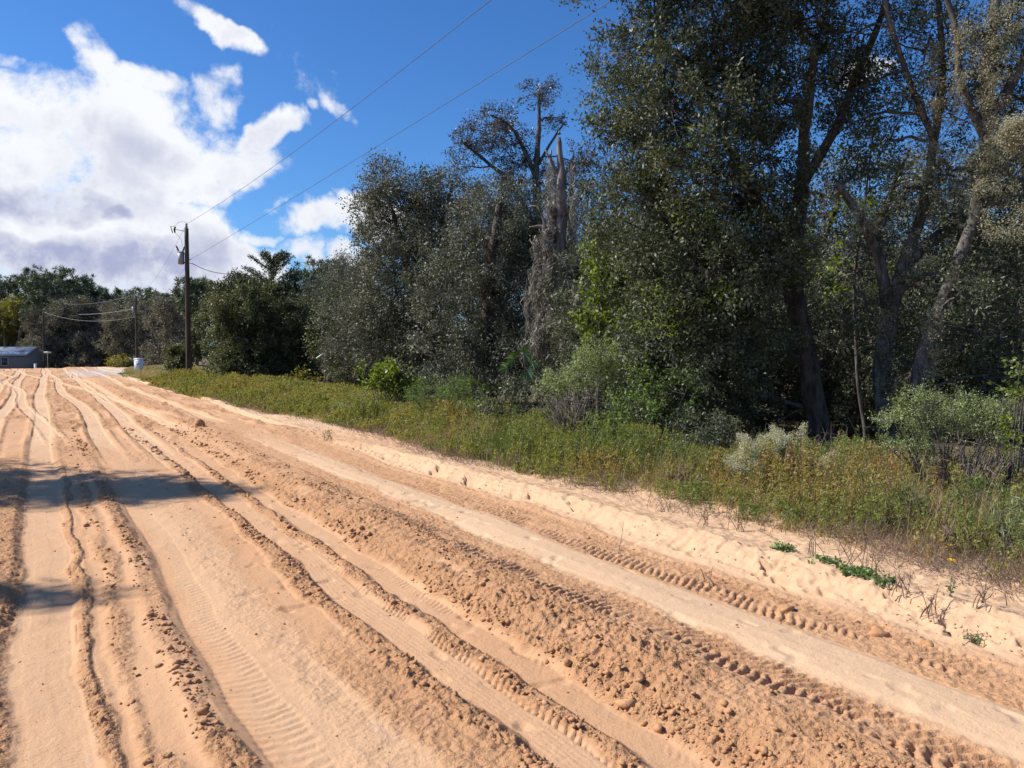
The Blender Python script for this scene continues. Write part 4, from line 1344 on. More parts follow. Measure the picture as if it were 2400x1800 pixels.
shrub('leafy_shrub', 'grey-green glossy shrub under the left half of the big live oak', 1530, 960, 11.2, 0, 0, 'green', .05, .16, 26, .75, .5, .5,
      blobs=[(1490, 970, 0, 66, 56), (1590, 930, .2, 56, 60), (1480, 900, .4, 56, 56), (1430, 980, 0, 50, 44)])
shrub('leafy_shrub', 'dark small-leaved shrub under the big live oak, just left of the plumed bush', 1650, 1020, 10.2, 90, 62, 'oak', .04, .14, 40, 1.0, .45, .5)
shrub('leafy_shrub', 'dark dense shrub between the bare-twigged bush and the feathery green bush', 1190, 940, 13.6, 76, 66, 'oak', .055, .18, 38, 1.0, .5, .6)
shrub('dog_fennel', 'feathery light green fennel clump left of the plumed bush', 1590, 1075, 9.7, 0, 0, 'green', .035, .09, 34, .9, .13, .3,
      blobs=[(1570, 1070, 0, 40, 34), (1620, 1090, 0, 36, 30)])
shrub('dog_fennel', 'tall fine-leaved fennel left of the cream plumes, in front of the dark oak shade', 1700, 1010, 10.2, 30, 50, 'sage', .03, .09, 26, .8, .13, .25)
shrub('dog_fennel', 'bright green fennel clump among the orange weeds at the right', 2150, 1210, 6.9, 0, 0, 'green', .03, .07, 42, 1.0, .12, .22,
      blobs=[(2140, 1200, 0, 34, 60), (2170, 1240, 0, 30, 40), (2115, 1180, 0, 20, 30)])
shrub('dog_fennel', 'small bright green fennel spike below the cream plumes', 1870, 1190, 7.8, 16, 40, 'green', .035, .08, 34, 1.0, .2, .15)
shrub('saltbush', 'sage-green leafy bush at the right, leaning over a tangle of bare twigs', 2210, 990, 8.0, 0, 0, 'sage', .022, .085, 44, 1.1, .42, .35,
      blobs=[(2150, 950, 0, 60, 36), (2190, 1000, 0, 60, 36), (2250, 950, .2, 50, 40), (2310, 1000, 0, 60, 44), (2100, 985, 0, 26, 18), (2120, 1050, 0, 40, 18), (2360, 960, .3, 40, 34)])
shrub('dead_bush', 'tangle of bare brown twigs below the sage-green bush at the right edge', 2270, 1090, 7.7, 140, 80, 'weed', .02, .09, 8, 1.4, .3, .4, 'twig', 110, bare=.85)
shrub('leafy_shrub', 'yellow-green leafy sprays hanging in from the right frame edge', 2385, 930, 7.6, 0, 0, 'yellowgreen', .04, .11, 20, .7, .55, .3,
      blobs=[(2390, 920, 0, 36, 22), (2370, 1010, 0, 40, 30), (2400, 860, 0, 30, 22)])
shrub('saltbush', 'small dusty-twigged weed bush at the sand edge below the fennel', 1610, 1130, 8.6, 70, 46, 'weed', .025, .09, 14, .9, .4, .3, 'twig_purple', 46, bare=.6)
shrub('dead_bush', 'low purple-grey tangle of dry stems at the right sand edge', 2260, 1280, 5.9, 70, 34, 'weed', .02, .07, 10, 1.0, .4, .25, 'twig_purple', 60, bare=.85)

GB = 'knee-high weedy bushes along the verge'
for (nm, px, py, d_, rx, rz, mt, lf, cl, pr, w_, lb) in [
        ('leafy_shrub', 1290, 1010, 13.2, 50, 26, 'green', .035, .11, 26, .4, 'low green bush in front of the bare grey-twigged bush'),
        ('leafy_shrub', 1430, 1015, 12.2, 50, 34, 'oak_green', .04, .12, 30, .45, 'low olive bush below the right end of the bare-twigged bush'),
        ('dog_fennel', 1490, 1060, 10.8, 40, 34, 'green', .03, .09, 34, .14, 'wispy bright fennel clump below the olive bush'),
        ('leafy_shrub', 1180, 1005, 14.2, 44, 26, 'sage', .035, .11, 26, .3, 'pale low bush at the foot of the dark dense shrub'),
        ('dog_fennel', 1080, 985, 15.8, 40, 26, 'green', .04, .11, 34, .15, 'wispy green clump below the feathery bright green bush'),
        ('dog_fennel', 930, 960, 18.2, 40, 24, 'sage', .045, .12, 34, .15, 'pale wispy clump under the glossy yellow-green shrub'),
        ('leafy_shrub', 1720, 1125, 8.9, 44, 36, 'green', .028, .09, 26, .5, 'green weedy bush left below the cream plumes'),
        ('dog_fennel', 1790, 1150, 8.2, 40, 38, 'green', .028, .08, 34, .14, 'fennel clump right below the cream plumes'),
        ('leafy_shrub', 2040, 1140, 8.4, 36, 36, 'weed', .03, .09, 26, .35, 'rust and gold weedy clump before the forked grey oak'),
        ('leafy_shrub', 1960, 1165, 7.9, 44, 42, 'weed', .028, .09, 26, .35, 'golden weedy clump between the plumed bush and the forked oak'),
        ('leafy_shrub', 2290, 1190, 6.8, 60, 44, 'green', .026, .08, 26, .45, 'green weedy bush under the right-edge tangle of brown twigs'),
        ('tall_grass', 2380, 1270, 5.7, 44, 52, 'sage', .06, .08, 30, .07, 'grey-green grassy tussock at the right frame edge'),
        ('leafy_shrub', 1370, 1090, 10.2, 56, 28, 'oak_green', .03, .1, 26, .4, 'low olive weeds at the sand edge below the middle bushes'),
        ('leafy_shrub', 2080, 1240, 6.6, 40, 34, 'yellowgreen', .02, .07, 24, .4, 'small yellow-green weed clump left of the bright fennel')]:
    rz *= 1.3
    shrub(nm, lb, px, py - rz * .35, d_, rx, rz, mt, lf, cl, pr, .9, w_, .35, group=GB)

for (px, py, d_, rx, rz, lb) in [(1960, 1040, 10.2, 80, 34, 'fallen pale twigs at the foot of the two large oaks')]:
    shrub('dead_bush', lb, px, py, d_, rx, rz, 'oak_grey', .035, .2, 14, .5, .35, .4, 'twig', 16, bare=.7, group='bare twiggy growth under the oaks')

# cream plumed bush
def plumed():
    d_ = 8.7
    base = base_at(1840, d_)
    root = empty('plumed_bush', base, 'bush with cream-white feathery seed plumes in front of the reddish oak trunk', 'shrub')
    g = Geo()
    LV, LR, PV, PR = [], [], [], []
    for k in range(54):
        tx, ty = (1765 + rng.normal() * 28, 1068 + rng.normal() * 24) if k < 26 else ((1835 + rng.normal() * 22, 1052 + rng.normal() * 18) if k < 42 else (1895 + rng.normal() * 22, 1085 + rng.normal() * 12))
        if k in (18, 19):
            tx, ty = 1830, 1032
        tip = at(tx, ty, d_ + rng.normal() * .12)
        b_ = base + rng.normal(size=3) * np.array([.08, .08, 0])
        mid = b_ * .4 + tip * .6 + np.array([0, 0, .05])
        P = smooth_path([[*b_, .007], [*mid, .005], [*tip, .002]], 10, .02)
        g.tube(P[:, :3], P[:, 3], 4, cap=False)
        # green leaves along lower two thirds
        n_ = 170
        i_ = (rng.random(n_) * 6 + 1.5).astype(int)
        C = P[i_, :3] + rng.normal(size=(n_, 3)) * .05
        V_, F_ = leaf_arrays(C, rng.normal(size=(n_, 3)) + [0, 0, .6], .04 * (.6 + .8 * rng.random(n_)), .25)
        LV.append(V_)
        LR.append(np.repeat(rng.random(n_), 4))
        # plume: short side sprays clothed with tiny cream florets
        ax = unit(P[-1, :3] - P[-4, :3])
        m_ = 650
        t = rng.random(m_)
        rad_ = .075 * (1 - t * .6)
        C = P[-1, :3] + ax * ((t - .45) * .17)[:, None] + rng.normal(size=(m_, 3)) * rad_[:, None] * .6
        V_, F_ = leaf_arrays(C, ax + rng.normal(size=(m_, 3)) * .8, .014 * (.6 + .8 * rng.random(m_)), .5)
        PV.append(V_)
        PR.append(np.repeat(rng.random(m_), 4))
    g.build('stems', M['branch'], root, off=base)
    V_ = np.concatenate(LV) - base
    mesh_np('foliage', V_, np.arange(len(V_)).reshape(-1, 4), M['green'], root, {'rnd': np.concatenate(LR)})
    V_ = np.concatenate(PV) - base
    mesh_np('plumes', V_, np.arange(len(V_)).reshape(-1, 4), M['plume'], root, {'rnd': np.concatenate(PR)})


plumed()

# palmetto fan leaves under the snag
def palmetto():
    d_ = 17.5
    base = base_at(1225, d_)
    root = empty('palmetto', base, 'palmetto with a few shiny fan leaves in the shade left of the snag', 'palm')
    g = Geo()
    LV, LR = [], []
    for (px, py, an) in ((1228, 828, .5), (1205, 842, 2.4), (1245, 848, -.3), (1190, 862, 2.9), (1235, 870, -.8)):
        c = at(px, py, d_ + rng.normal() * .1)
        g.tube([base + [0, 0, .05], (base + c) / 2 + [.05, 0, .1], c], [.012, .009, .006], 4, cap=False)
        for k in range(22):
            a_ = an + (k - 11) * .17
            dr = RT * math.cos(a_) + np.array([0, 0, 1]) * math.sin(a_) + FW * (.3 * rng.normal() - .3)
            dr = unit(dr)
            L = .20 + .07 * rng.random()
            sd_ = unit(np.cross(dr, FW)) * .014
            V_ = np.array([c, c + dr * L * .55 + sd_, c + dr * L - [0, 0, .05], c + dr * L * .55 - sd_])
            LV.append(V_)
            LR.append(np.full(4, rng.random()))
    g.build('stems', M['branch'], root, off=base)
    V_ = np.concatenate(LV) - base
    mesh_np('fronds', V_, np.arange(len(V_)).reshape(-1, 4), M['palm'], root, {'rnd': np.concatenate(LR)})


palmetto()

# ------------------------------------------------------------------ grass and weeds (uncountable)
def ramp_w(Y):
    return np.interp(Y, [-5, 5, 9, 12, 18, 25, 40, 60, 90], [4.0, 4.4, 3.8, 3.4, 3.6, 4.4, 5.2, 6.0, 6.0])


def scatter(n_, ymin, ymax, pw, lo=0.0, hi=1.0):
    Y = ymin + (ymax - ymin) * rng.random(n_) ** pw
    u = lo + (hi - lo) * rng.random(n_)
    X = edge_x(Y) + u * ramp_w(Y)
    return X, Y, u


def blades(X, Y, Z, h, w, lean, rnd, seg=2):
    n_ = len(X)
    a_ = rng.random(n_) * 6.283
    dx, dy = np.cos(a_), np.sin(a_)
    sx, sy = -dy * w, dx * w
    rings = []
    for k in range(seg + 1):
        t = k / seg
        cx_ = X + dx * h * lean * t * t
        cy_ = Y + dy * h * lean * t * t
        cz_ = Z + h * t * (1 - .25 * lean * t)
        ww = 1 - .85 * t
        rings.append(np.stack([cx_ - sx * ww, cy_ - sy * ww, cz_], 1))
        rings.append(np.stack([cx_ + sx * ww, cy_ + sy * ww, cz_], 1))
    V = np.stack(rings, 1)
    per = 2 * (seg + 1)
    F = np.array([[2 * k, 2 * k + 1, 2 * k + 3, 2 * k + 2] for k in range(seg)])[None] + (np.arange(n_) * per)[:, None, None]
    return V.reshape(-1, 3), F.reshape(-1, 4), np.repeat(rnd, per)


# tufts of grass
nt = 27000
tx_, ty_, tu = scatter(nt, -1, 92, 1.7)
ck = rng.random(nt) < .25 + ss(.3, .6, vn(tx_ / .6, ty_ / .8, 161)) + ss(14, 25, ty_)
tx_, ty_, tu = tx_[ck], ty_[ck], tu[ck]
nt = len(tx_)
hue = fbm(tx_ / 1.8, ty_ / 2.6, 110, 3)
hue = np.clip((hue - .5) * 2.6 + .22 + .08 * ss(.2, .7, tu), 0, 1)
hgt = np.clip(.12 + .27 * ss(0, .45, tu) * (.4 + 1.1 * vn(tx_ / .7, ty_ / .7, 113)), .08, .6) * np.where(ty_ > 40, .8, 1.0)
nb_ = 9
X = np.repeat(tx_, nb_) + rng.normal(size=nt * nb_) * .05
Y = np.repeat(ty_, nb_) + rng.normal(size=nt * nb_) * .05
Z = base_h(X, Y) + .08 * (1 - ss(6.6, 7.4, X)) - .01
Hh = np.repeat(hgt, nb_) * (.5 + .7 * rng.random(nt * nb_))
dist = np.sqrt(X * X + Y * Y)
V, F, Rr = blades(X, Y, Z, Hh, .0022 + .00028 * dist, .25 + .5 * rng.random(nt * nb_), np.clip(np.repeat(hue, nb_) + rng.normal(size=nt * nb_) * .16, 0, 1))
o = mesh_np('roadside_grass', V, F, M['grass'], None, {'rnd': Rr})
tag(o, 'uncut straw and green grass covering the verge beside the sand road', 'grass', kind='stuff')

ns_ = 2600
sx_, sy_, su = scatter(ns_, 1, 60, 1.8, .05, .9)
V2_, F2_, R2_ = blades(sx_, sy_, base_h(sx_, sy_) + .05, (.38 + .42 * rng.random(ns_)) * (.7 + .3 * ss(0, .3, su)), .0016 + .00022 * np.sqrt(sx_ ** 2 + sy_ ** 2), .15 + .35 * rng.random(ns_), rng.random(ns_) * .3, 3)
o = mesh_np('straw_stalks', V2_, F2_, M['grass'], None, {'rnd': R2_})
tag(o, 'tall thin straw-coloured seed stalks standing among the verge weeds', 'stalks', kind='stuff')

# leafy weeds: thin stems with small leaves, green to yellow to rust
nw = 17000
wx, wy, wu = scatter(nw, -1, 46, 1.9, .02, 1.0)
ck = rng.random(nw) < .15 + 1.1 * ss(.32, .62, vn(wx / .45, wy / .55, 160))
wx, wy, wu = wx[ck], wy[ck], wu[ck]
nw = len(wx)
orange = np.exp(-(((wx - 7.4) / .75) ** 2 + ((wy - 5.1) / .9) ** 2)) + .2 * np.exp(-(((wx - 6.2) / .9) ** 2 + ((wy - 14) / 2.5) ** 2))
farw = ss(12, 18, wy)
whue = np.clip(.60 - .17 * farw + (fbm(wx / .9, wy / 1.2, 120, 3) - .5) * (1.7 - 1.0 * farw) - orange * .75, 0, 1)
wh = (.16 + .34 * ss(0, .35, wu) * (.35 + 1.2 * vn(wx / .6, wy / .6, 122))) * (1 + .12 * orange)
nl = 46
t = rng.random((nw, nl)) ** .8
ang = rng.random((nw, 1)) * 6.28
bend = .18 * wh[:, None] * t ** 2
wz = base_h(wx, wy) + .08 * (1 - ss(6.6, 7.4, wx))
C = np.stack([wx[:, None] + np.cos(ang) * bend + rng.normal(size=t.shape) * .035 * (1.3 - t), wy[:, None] + np.sin(ang) * bend + rng.normal(size=t.shape) * .035 * (1.3 - t), wz[:, None] + wh[:, None] * t], -1).reshape(-1, 3)
D = rng.normal(size=(len(C), 3)) + np.array([0, 0, .7])
dl = np.sqrt(C[:, 0] ** 2 + C[:, 1] ** 2)
V, F = leaf_arrays(C, D, (.020 + .0015 * dl) * (.6 + .9 * rng.random(len(C))), .35)
Rr = np.repeat(np.clip(np.repeat(whue, nl) + rng.normal(size=len(C)) * .12, 0, 1), 4)
o = mesh_np('leafy_weeds', V, F, M['weed'], None, {'rnd': Rr})
tag(o, 'leafy green, yellow and rust-coloured weeds massed on the verge', 'weeds', kind='stuff')
g = Geo()
A_ = np.stack([wx, wy, wz - .08], 1)
B_ = A_ + np.stack([np.cos(ang[:, 0]) * .18 * wh, np.sin(ang[:, 0]) * .18 * wh, wh + .08], 1)
g.twigs(A_, B_, .0022, .001, .08, 2)
# dry stems lying and standing along the sand edge
nd = 15000
dy_ = 1 + 26 * rng.random(nd) ** 1.6
dx_ = edge_x(dy_) + .1 + np.abs(rng.normal(size=nd)) * .8 - .45 * rng.random(nd)
ck = vn(dx_ / .5, dy_ / .8, 162) * .8 + .25 * rng.random(nd) > .5
dx_, dy_ = dx_[ck], dy_[ck]
nd = len(dx_)
dz_ = surf_h(dx_, dy_)
A_ = np.stack([dx_, dy_, dz_ - .01], 1)
dv = rng.normal(size=(nd, 3)) * np.array([.11, .11, .06]) + np.array([0, 0, .10])
g.twigs(A_, A_ + dv, .0022, .0009, .3, 3)
o = g.build('dry_stems', M['twig_purple'], None, smooth=False)
tag(o, 'tangled thin dry brown stems along the edge between sand and weeds', 'dry stems', kind='stuff')

# small countable plants rooted in the sand berm
def sand_plant(label, px, py, h, n_st, mat, leaf, per, w=.5, spread=.5, twig='twig_purple', name='weed_plant', cat='plant', flower=None, group=None, lowleaf=False):
    q = gnd(px, py, .14)
    base = np.array([q[0], q[1], float(surf_h(q[0], q[1])[0])])
    root = empty(name, base, label, cat, group)
    g = Geo()
    LV, LR = [], []
    for k in range(n_st):
        a_ = rng.random() * 6.28
        L = h * (.5 + .6 * rng.random())
        tip = base + np.array([math.cos(a_) * L * spread * rng.random(), math.sin(a_) * L * spread * rng.random(), L])
        b_ = base + rng.normal(size=3) * np.array([.04, .04, 0]) * (1 if n_st > 2 else .2)
        P = smooth_path([[*b_, .0032], [*((b_ + tip) / 2 + rng.normal(size=3) * .012), .0024], [*tip, .0012]], 8, .006)
        P[0, 2] -= .02
        g.tube(P[:, :3], P[:, 3], 4, cap=False)
        # side twigs
        m_ = 5
        i_ = rng.integers(2, 7, m_)
        s0_ = P[i_, :3]
        s1_ = s0_ + unit(rng.normal(size=(m_, 3)) + [0, 0, .8]) * L * .25
        g.twigs(s0_, s1_, .0013, .0007, .2, 2)
        if per:
            C = np.concatenate([P[rng.integers(0 if lowleaf else 1, 8, per), :3], s1_[rng.integers(0, m_, per)]]) + rng.normal(size=(2 * per, 3)) * leaf * .5
            if lowleaf:
                C[:, 2] = base[2] + (C[:, 2] - base[2]) * .45
            V_, F_ = leaf_arrays(C, rng.normal(size=(2 * per, 3)) + [0, 0, .3], leaf * (.6 + .7 * rng.random(2 * per)), w)
            LV.append(V_)
            LR.append(np.repeat(rng.random(2 * per), 4))
    g.build('stems', M[twig], root, smooth=False, off=base)
    if LV:
        V_ = np.concatenate(LV) - base
        mesh_np('leaves', V_, np.arange(len(V_)).reshape(-1, 4), M[mat], root, {'rnd': np.concatenate(LR)})
    if flower:
        top = base + np.array([0, 0, h * 1.05])
        n_ = 11
        an_ = np.arange(n_) * 2 * math.pi / n_
        C = top + np.stack([np.cos(an_) * .012, np.sin(an_) * .012, an_ * 0], 1)
        D = np.stack([np.cos(an_), np.sin(an_), an_ * 0 + .35], 1)
        V_, F_ = leaf_arrays(C, D, np.full(n_, .028), .5)
        mesh_np('flower', V_ - base, F_, M['petal'], root, {'rnd': np.repeat(rng.random(n_), 4)})
    return root


sand_plant('low dark green broad-leaved creeper, longest patch on the berm crest', 2010, 1365, .03, 34, 'broadleaf', .026, 16, .6, 7, name='creeper', lowleaf=False)
sand_plant('low green creeper patch on the berm crest, in the middle of the three', 1930, 1335, .03, 24, 'broadleaf', .024, 14, .6, 6, name='creeper')
sand_plant('small green creeper patch on the berm crest, farthest left', 1835, 1300, .03, 22, 'broadleaf', .026, 14, .5, 6, name='creeper')
sand_plant('tiny green tuft at the right end of the berm creepers', 2075, 1390, .03, 12, 'broadleaf', .024, 10, .6, 3.0, name='creeper')
sand_plant('single yellow-flowered stem with small green leaves at the right', 2228, 1425, .20, 2, 'broadleaf', .022, 12, .5, .25, name='wildflower', flower=True)
GS = 'scraggly dry weeds rooted in the sand berm'
for (px, py, h, n_, per, lb) in [(1730, 1240, .22, 7, 5, 'scraggly leafy twig weed left of the berm creepers'), (1650, 1230, .18, 6, 4, 'sparse twiggy weed at the left end of the berm weeds'),
                                 (1900, 1300, .24, 6, 1, 'cluster of upright bare stems standing above the middle creeper'), (1985, 1330, .28, 6, 1, 'upright bare stems above the longest creeper'),
                                 (2040, 1370, .2, 7, 2, 'bushy dry stems right of the longest creeper'), (2110, 1405, .16, 8, 1, 'low dry tangle just right of the tiny green tuft'),
                                 (2180, 1440, .16, 8, 1, 'low dry tangle left of the yellow flower'), (2300, 1450, .14, 8, 2, 'dry tangle right of the yellow flower'),
                                 (1560, 1190, .16, 6, 3, 'small twiggy weed on the sand below the bare-twigged bush'), (2280, 1480, .07, 10, 6, 'flat green weed right of the yellow flower')]:
    sand_plant(lb, px, py, h, n_, 'weed' if per < 6 else 'broadleaf', .018, per, .5, .8, group=GS)
sand_plant('leafless dead twig sticking out of the sand below the middle of the verge', 1450, 1270, .24, 1, 'weed', .02, 0, .5, .3, twig='twig', name='dead_twig')
sand_plant('short dead weed lying on the sand face left of the berm creepers', 1640, 1345, .1, 4, 'weed', .02, 1, .5, 1.5, twig='twig_purple', name='dead_twig')
sand_plant('small dark weed at the sand edge beside the far grass corner', 770, 1030, .22, 8, 'weed', .03, 5, .5, .7, name='weed_plant', group=GS)

# lumps of sand on the berm face and the odd mound on the road
def lump(label, px, py, r, z=.1, sq=.7):
    q = gnd(px, py, z)
    zz = float(surf_h(q[0], q[1])[0])
    bpy_v = []
    nu, nv = 22, 14
    V = []
    sd_ = rng.integers(0, 200)
    for j in range(nv + 1):
        th = math.pi * j / nv
        for i in range(nu):
            ph = 2 * math.pi * i / nu
            d = np.array([math.sin(th) * math.cos(ph), math.sin(th) * math.sin(ph), math.cos(th)])
            rr = r * (.72 + .7 * float(vn(np.array([d[0] * 1.7 + sd_ + d[2]]), np.array([d[1] * 1.7 + d[2] * 1.3 + 40]), 130)[0]) * .8 + .12 * float(vn(np.array([d[0] * 6 + sd_]), np.array([d[1] * 6 + d[2] * 5]), 131)[0]))
            V.append(d * rr * np.array([1.15, 1, sq]))
    F = []
    for j in range(nv):
        for i in range(nu):
            F.append([j * nu + i, j * nu + (i + 1) % nu, (j + 1) * nu + (i + 1) % nu, (j + 1) * nu + i])
    o = mesh_np('sand_lump', np.array(V), F, M['clod'], None, smooth=True)
    o.location = (q[0], q[1], zz + r * sq * .25)
    tag(o, label, 'clod', 'large clods lying on the sand')


lump('fist-sized sand clod high on the berm face below the creepers', 1845, 1390, .038, .17)
lump('large sand clod on the berm face at the right', 2060, 1440, .048, .17)
lump('rounded sand clod in the trough at the foot of the berm', 2175, 1485, .03, .12)
lump('pale upright lump of sand beside the far track', 468, 1005, .08, .1, 1.3)
lump('dark clod perched on the rut shoulder near the bottom middle', 872, 1523, .018, .06)
lump('larger clod in the clod line at the lower left', 372, 1552, .015, .07)
lump('dark clod in the left clod band near the bottom', 392, 1750, .015, .08)
lump('flat clod lying near the bottom of the left clod band', 345, 1762, .013, .08)

# ------------------------------------------------------------------ utility poles and wires
def pole(label, base, h, r, fit=True, arm_dir=-1):
    root = empty('utility_pole', base, label, 'utility pole', 'wooden utility poles along the road')
    base = np.asarray(base, float)
    g = Geo()
    zz = np.linspace(-.5, h, 14)
    g.tube([[0, 0, z_] for z_ in zz], np.interp(zz, [0, h], [r, r * .68]), 14, wob=.04)
    g.build('shaft', M['pole'], root)
    if not fit:
        return root
    tr = Geo()
    t0 = h - 1.72
    off = -RT * .34
    tr.tube([off + [0, 0, t0 - .33], off + [0, 0, t0 + .33]], [.175, .175], 20)
    tr.tube([off + [0, 0, t0 + .33], off + [0, 0, t0 + .38]], [.19, .15], 20)
    tr.tube([off + [0, 0, t0 - .35], off + [0, 0, t0 - .33]], [.15, .18], 20)
    t_ob = tr.build('transformer', M['steel'], root)
    b = Geo()
    for dx in (-.11, .09):
        p0 = off + RT * dx + [0, 0, t0 + .34]
        pz = [p0 + [dx * .2 * k, 0, .055 * k] for k in range(8)]
        b.tube(pz, [.035, .06, .035, .06, .035, .055, .03, .02], 8)
    b.build('bushing', M['dark'], t_ob)
    for dz in (.25, -.25):
        a = Geo()
        a.box(-RT * .2 + [0, 0, t0 + dz], (.25, .06, .06), -YAW)
        a.build('bracket', M['dark'], root)
    i = Geo()
    i.tube([[0, 0, h], [0, 0, h + .08], [0, 0, h + .16], [0, 0, h + .24], [0, 0, h + .3]], [.04, .09, .05, .08, .03], 10)
    i.build('insulator', M['porcelain'], root)
    a2 = Geo()
    a2.tube([[0, 0, h - .18], -RT * .66 + [0, 0, h - .06]], [.025, .018], 6)
    a2.build('crossarm', M['steel'], root)
    c = Geo()
    q = -RT * .70 + np.array([0, 0, h - .05])
    c.tube([q + RT * .06 + [0, 0, .14], q + [0, 0, 0], q - RT * -.03 + [0, 0, -.2]], [.05, .055, .04], 8)
    c.tube([q - RT * .22 + [0, 0, .18], q - RT * .1 + [0, 0, -.22]], [.025, .025], 6)
    c.tube([q - RT * .22 + [0, 0, .18], q + RT * .06 + [0, 0, .14]], [.012, .012], 4)
    c.build('fuse_cutout', M['dark'], root)
    w = Geo()
    p1 = -RT * .70 + np.array([0, 0, h + .1])
    t = np.linspace(0, 1, 12)
    w.tube([p1 * (1 - s) + np.array([0, 0, h + .3]) * s + [0, 0, .35 * 4 * s * (1 - s) * .5] for s in t], [.008] * 12, 4, cap=False)
    p2 = off + RT * .09 + [0, 0, t0 + .72]
    p1 = -RT * .66 + np.array([0, 0, h - .25])
    w.tube([p1 * (1 - s) + p2 * s + RT * .12 * math.sin(s * 3.14) for s in t], [.009] * 12, 4, cap=False)
    w.build('jumper_wire', M['dark'], root)
    for z1, z2 in ((1.8, 1.78), (2.0, 2.02)):
        k = Geo()
        k.tube([[0, 0, h - z1], RT * .28 + [0, 0, h - z2]], [.02, .015], 5)
        k.build('wire_clamp', M['dark'], root)
    return root


pb1 = base_at(443, 46.0)
pb1[2] = 0
pole('tall near utility pole with grey transformer and fuse cutout, beside the dark thicket', pb1, 8.75, .165)
pb2 = base_at(322, 105)
pole2 = pole('middle-distance utility pole with transformer, behind the white bin', pb2, 10.0 - .05, .17)
pb3 = base_at(105, 126)
pole('far thin utility pole beside the street sign, left', pb3, 9.4, .16, fit=False)


def wire(name, label, a, b, sag, r=.009, mat='wire', n_=40, group=None):
    a, b = np.asarray(a, float), np.asarray(b, float)
    t = np.linspace(0, 1, n_)
    P = a[None] * (1 - t)[:, None] + b[None] * t[:, None]
    P[:, 2] -= sag * 4 * t * (1 - t)
    g = Geo()
    g.tube(P, [r] * n_, 5, cap=False)
    o = g.build(name, M[mat], None)
    tag(o, label, 'power line', group)


top1 = pb1 + np.array([0, 0, 9.0])
mid1 = pb1 + RT * .2 + np.array([0, 0, 6.95])
# conductors pass over the verge and on behind the viewpoint
p_hi = at(1150, 0, 16.0)
p_lo = at(1420, 10, 13.5)
e_hi = top1 + (p_hi - top1) * 1.75
e_hi[2] = 9.6
e_lo = mid1 + (p_lo - mid1) * 1.8
e_lo[2] = 8.1


def sag_for(a, b, q):
    k = np.linalg.norm((q - a)[:2]) / np.linalg.norm((b - a)[:2])
    return ((a[2] * (1 - k) + b[2] * k) - q[2]) / (4 * k * (1 - k))


GWR = 'overhead lines between the poles'
wire('power_line', 'upper overhead wire rising from the top of the tall near pole', top1, e_hi, sag_for(top1, e_hi, p_hi), .008, group=GWR)
wire('power_line', 'lower overhead wire rising from the tall near pole past the big live oak', mid1, e_lo, sag_for(mid1, e_lo, p_lo), .0075, group=GWR)
wire('power_line', 'sagging service cable from the tall near pole down into the thicket', pb1 + RT * .3 + np.array([0, 0, 6.73]), at(565, 640, 44), .25, .022, 'dark', group=GWR)
top2 = pb2 + np.array([0, 0, 10.2])
mid2 = pb2 + np.array([0, 0, 8.0])
wire('power_line', 'thin upper wire from the tall near pole to the middle pole', top1, top2, 1.0, .007, group=GWR)
wire('power_line', 'thin lower wire from the tall near pole to the middle pole', mid1, mid2, 1.0, .007, group=GWR)
top3 = pb3 + np.array([0, 0, 9.35])
wire('power_line', 'pale upper wire running left from the top of the middle pole', top2, at(150, 712, 124), .5, .02, 'pale_wire', group=GWR)
wire('power_line', 'bright cable running left from the transformer of the middle pole', at(318, 723, 105), at(185, 737, 118), .2, .035, 'pale_wire', group=GWR)
wire('power_line', 'sagging lowest cable between the far pole and the middle pole', top3, at(318, 742, 105), 1.0, .02, 'pale_wire', group=GWR)

# ------------------------------------------------------------------ bin by the far verge
def wheelie_bin():
    base = base_at(326, 62.0)
    base[2] = float(surf_h(base[0], base[1])[0])
    root = empty('rubbish_bin', base, 'white lidded bin with faded dark print standing on the grass before the junction', 'bin')
    root.rotation_euler = (0, 0, -YAW)
    g = Geo()
    g.box((0, 0, .46), (.46, .46, .92), 0, 1.1)
    g.build('body', M['bin'], root, smooth=False)
    l = Geo()
    l.box((0, 0, .97), (.58, .6, .08), 0, .96)
    l.box((0, -.02, 1.02), (.52, .52, .05), 0, .8)
    l.build('lid', M['bin'], root, smooth=False)
    h = Geo()
    h.tube([[-.2, .34, .93], [.2, .34, .93]], [.018, .018], 6)
    h.build('handle', M['dark'], root)
    for dx in (-.2, .2):
        w = Geo()
        w.tube([[dx - .03, .22, .09], [dx + .03, .22, .09]], [.09, .09], 12)
        w.build('wheel', M['dark'], root)
    mk = Geo()
    for (x, z_, a, b) in ((-.08, .78, .14, .05), (-.10, .72, .06, .04), (.07, .60, .2, .035), (.03, .55, .26, .03), (.1, .66, .09, .03), (-.06, .63, .05, .04)):
        yf = -(.23 + .023 * z_ / .92) - .004
        mk.box((x, yf, z_), (a, .006, b))
    mk.build('print', M['bin_mark'], root, smooth=False)


wheelie_bin()

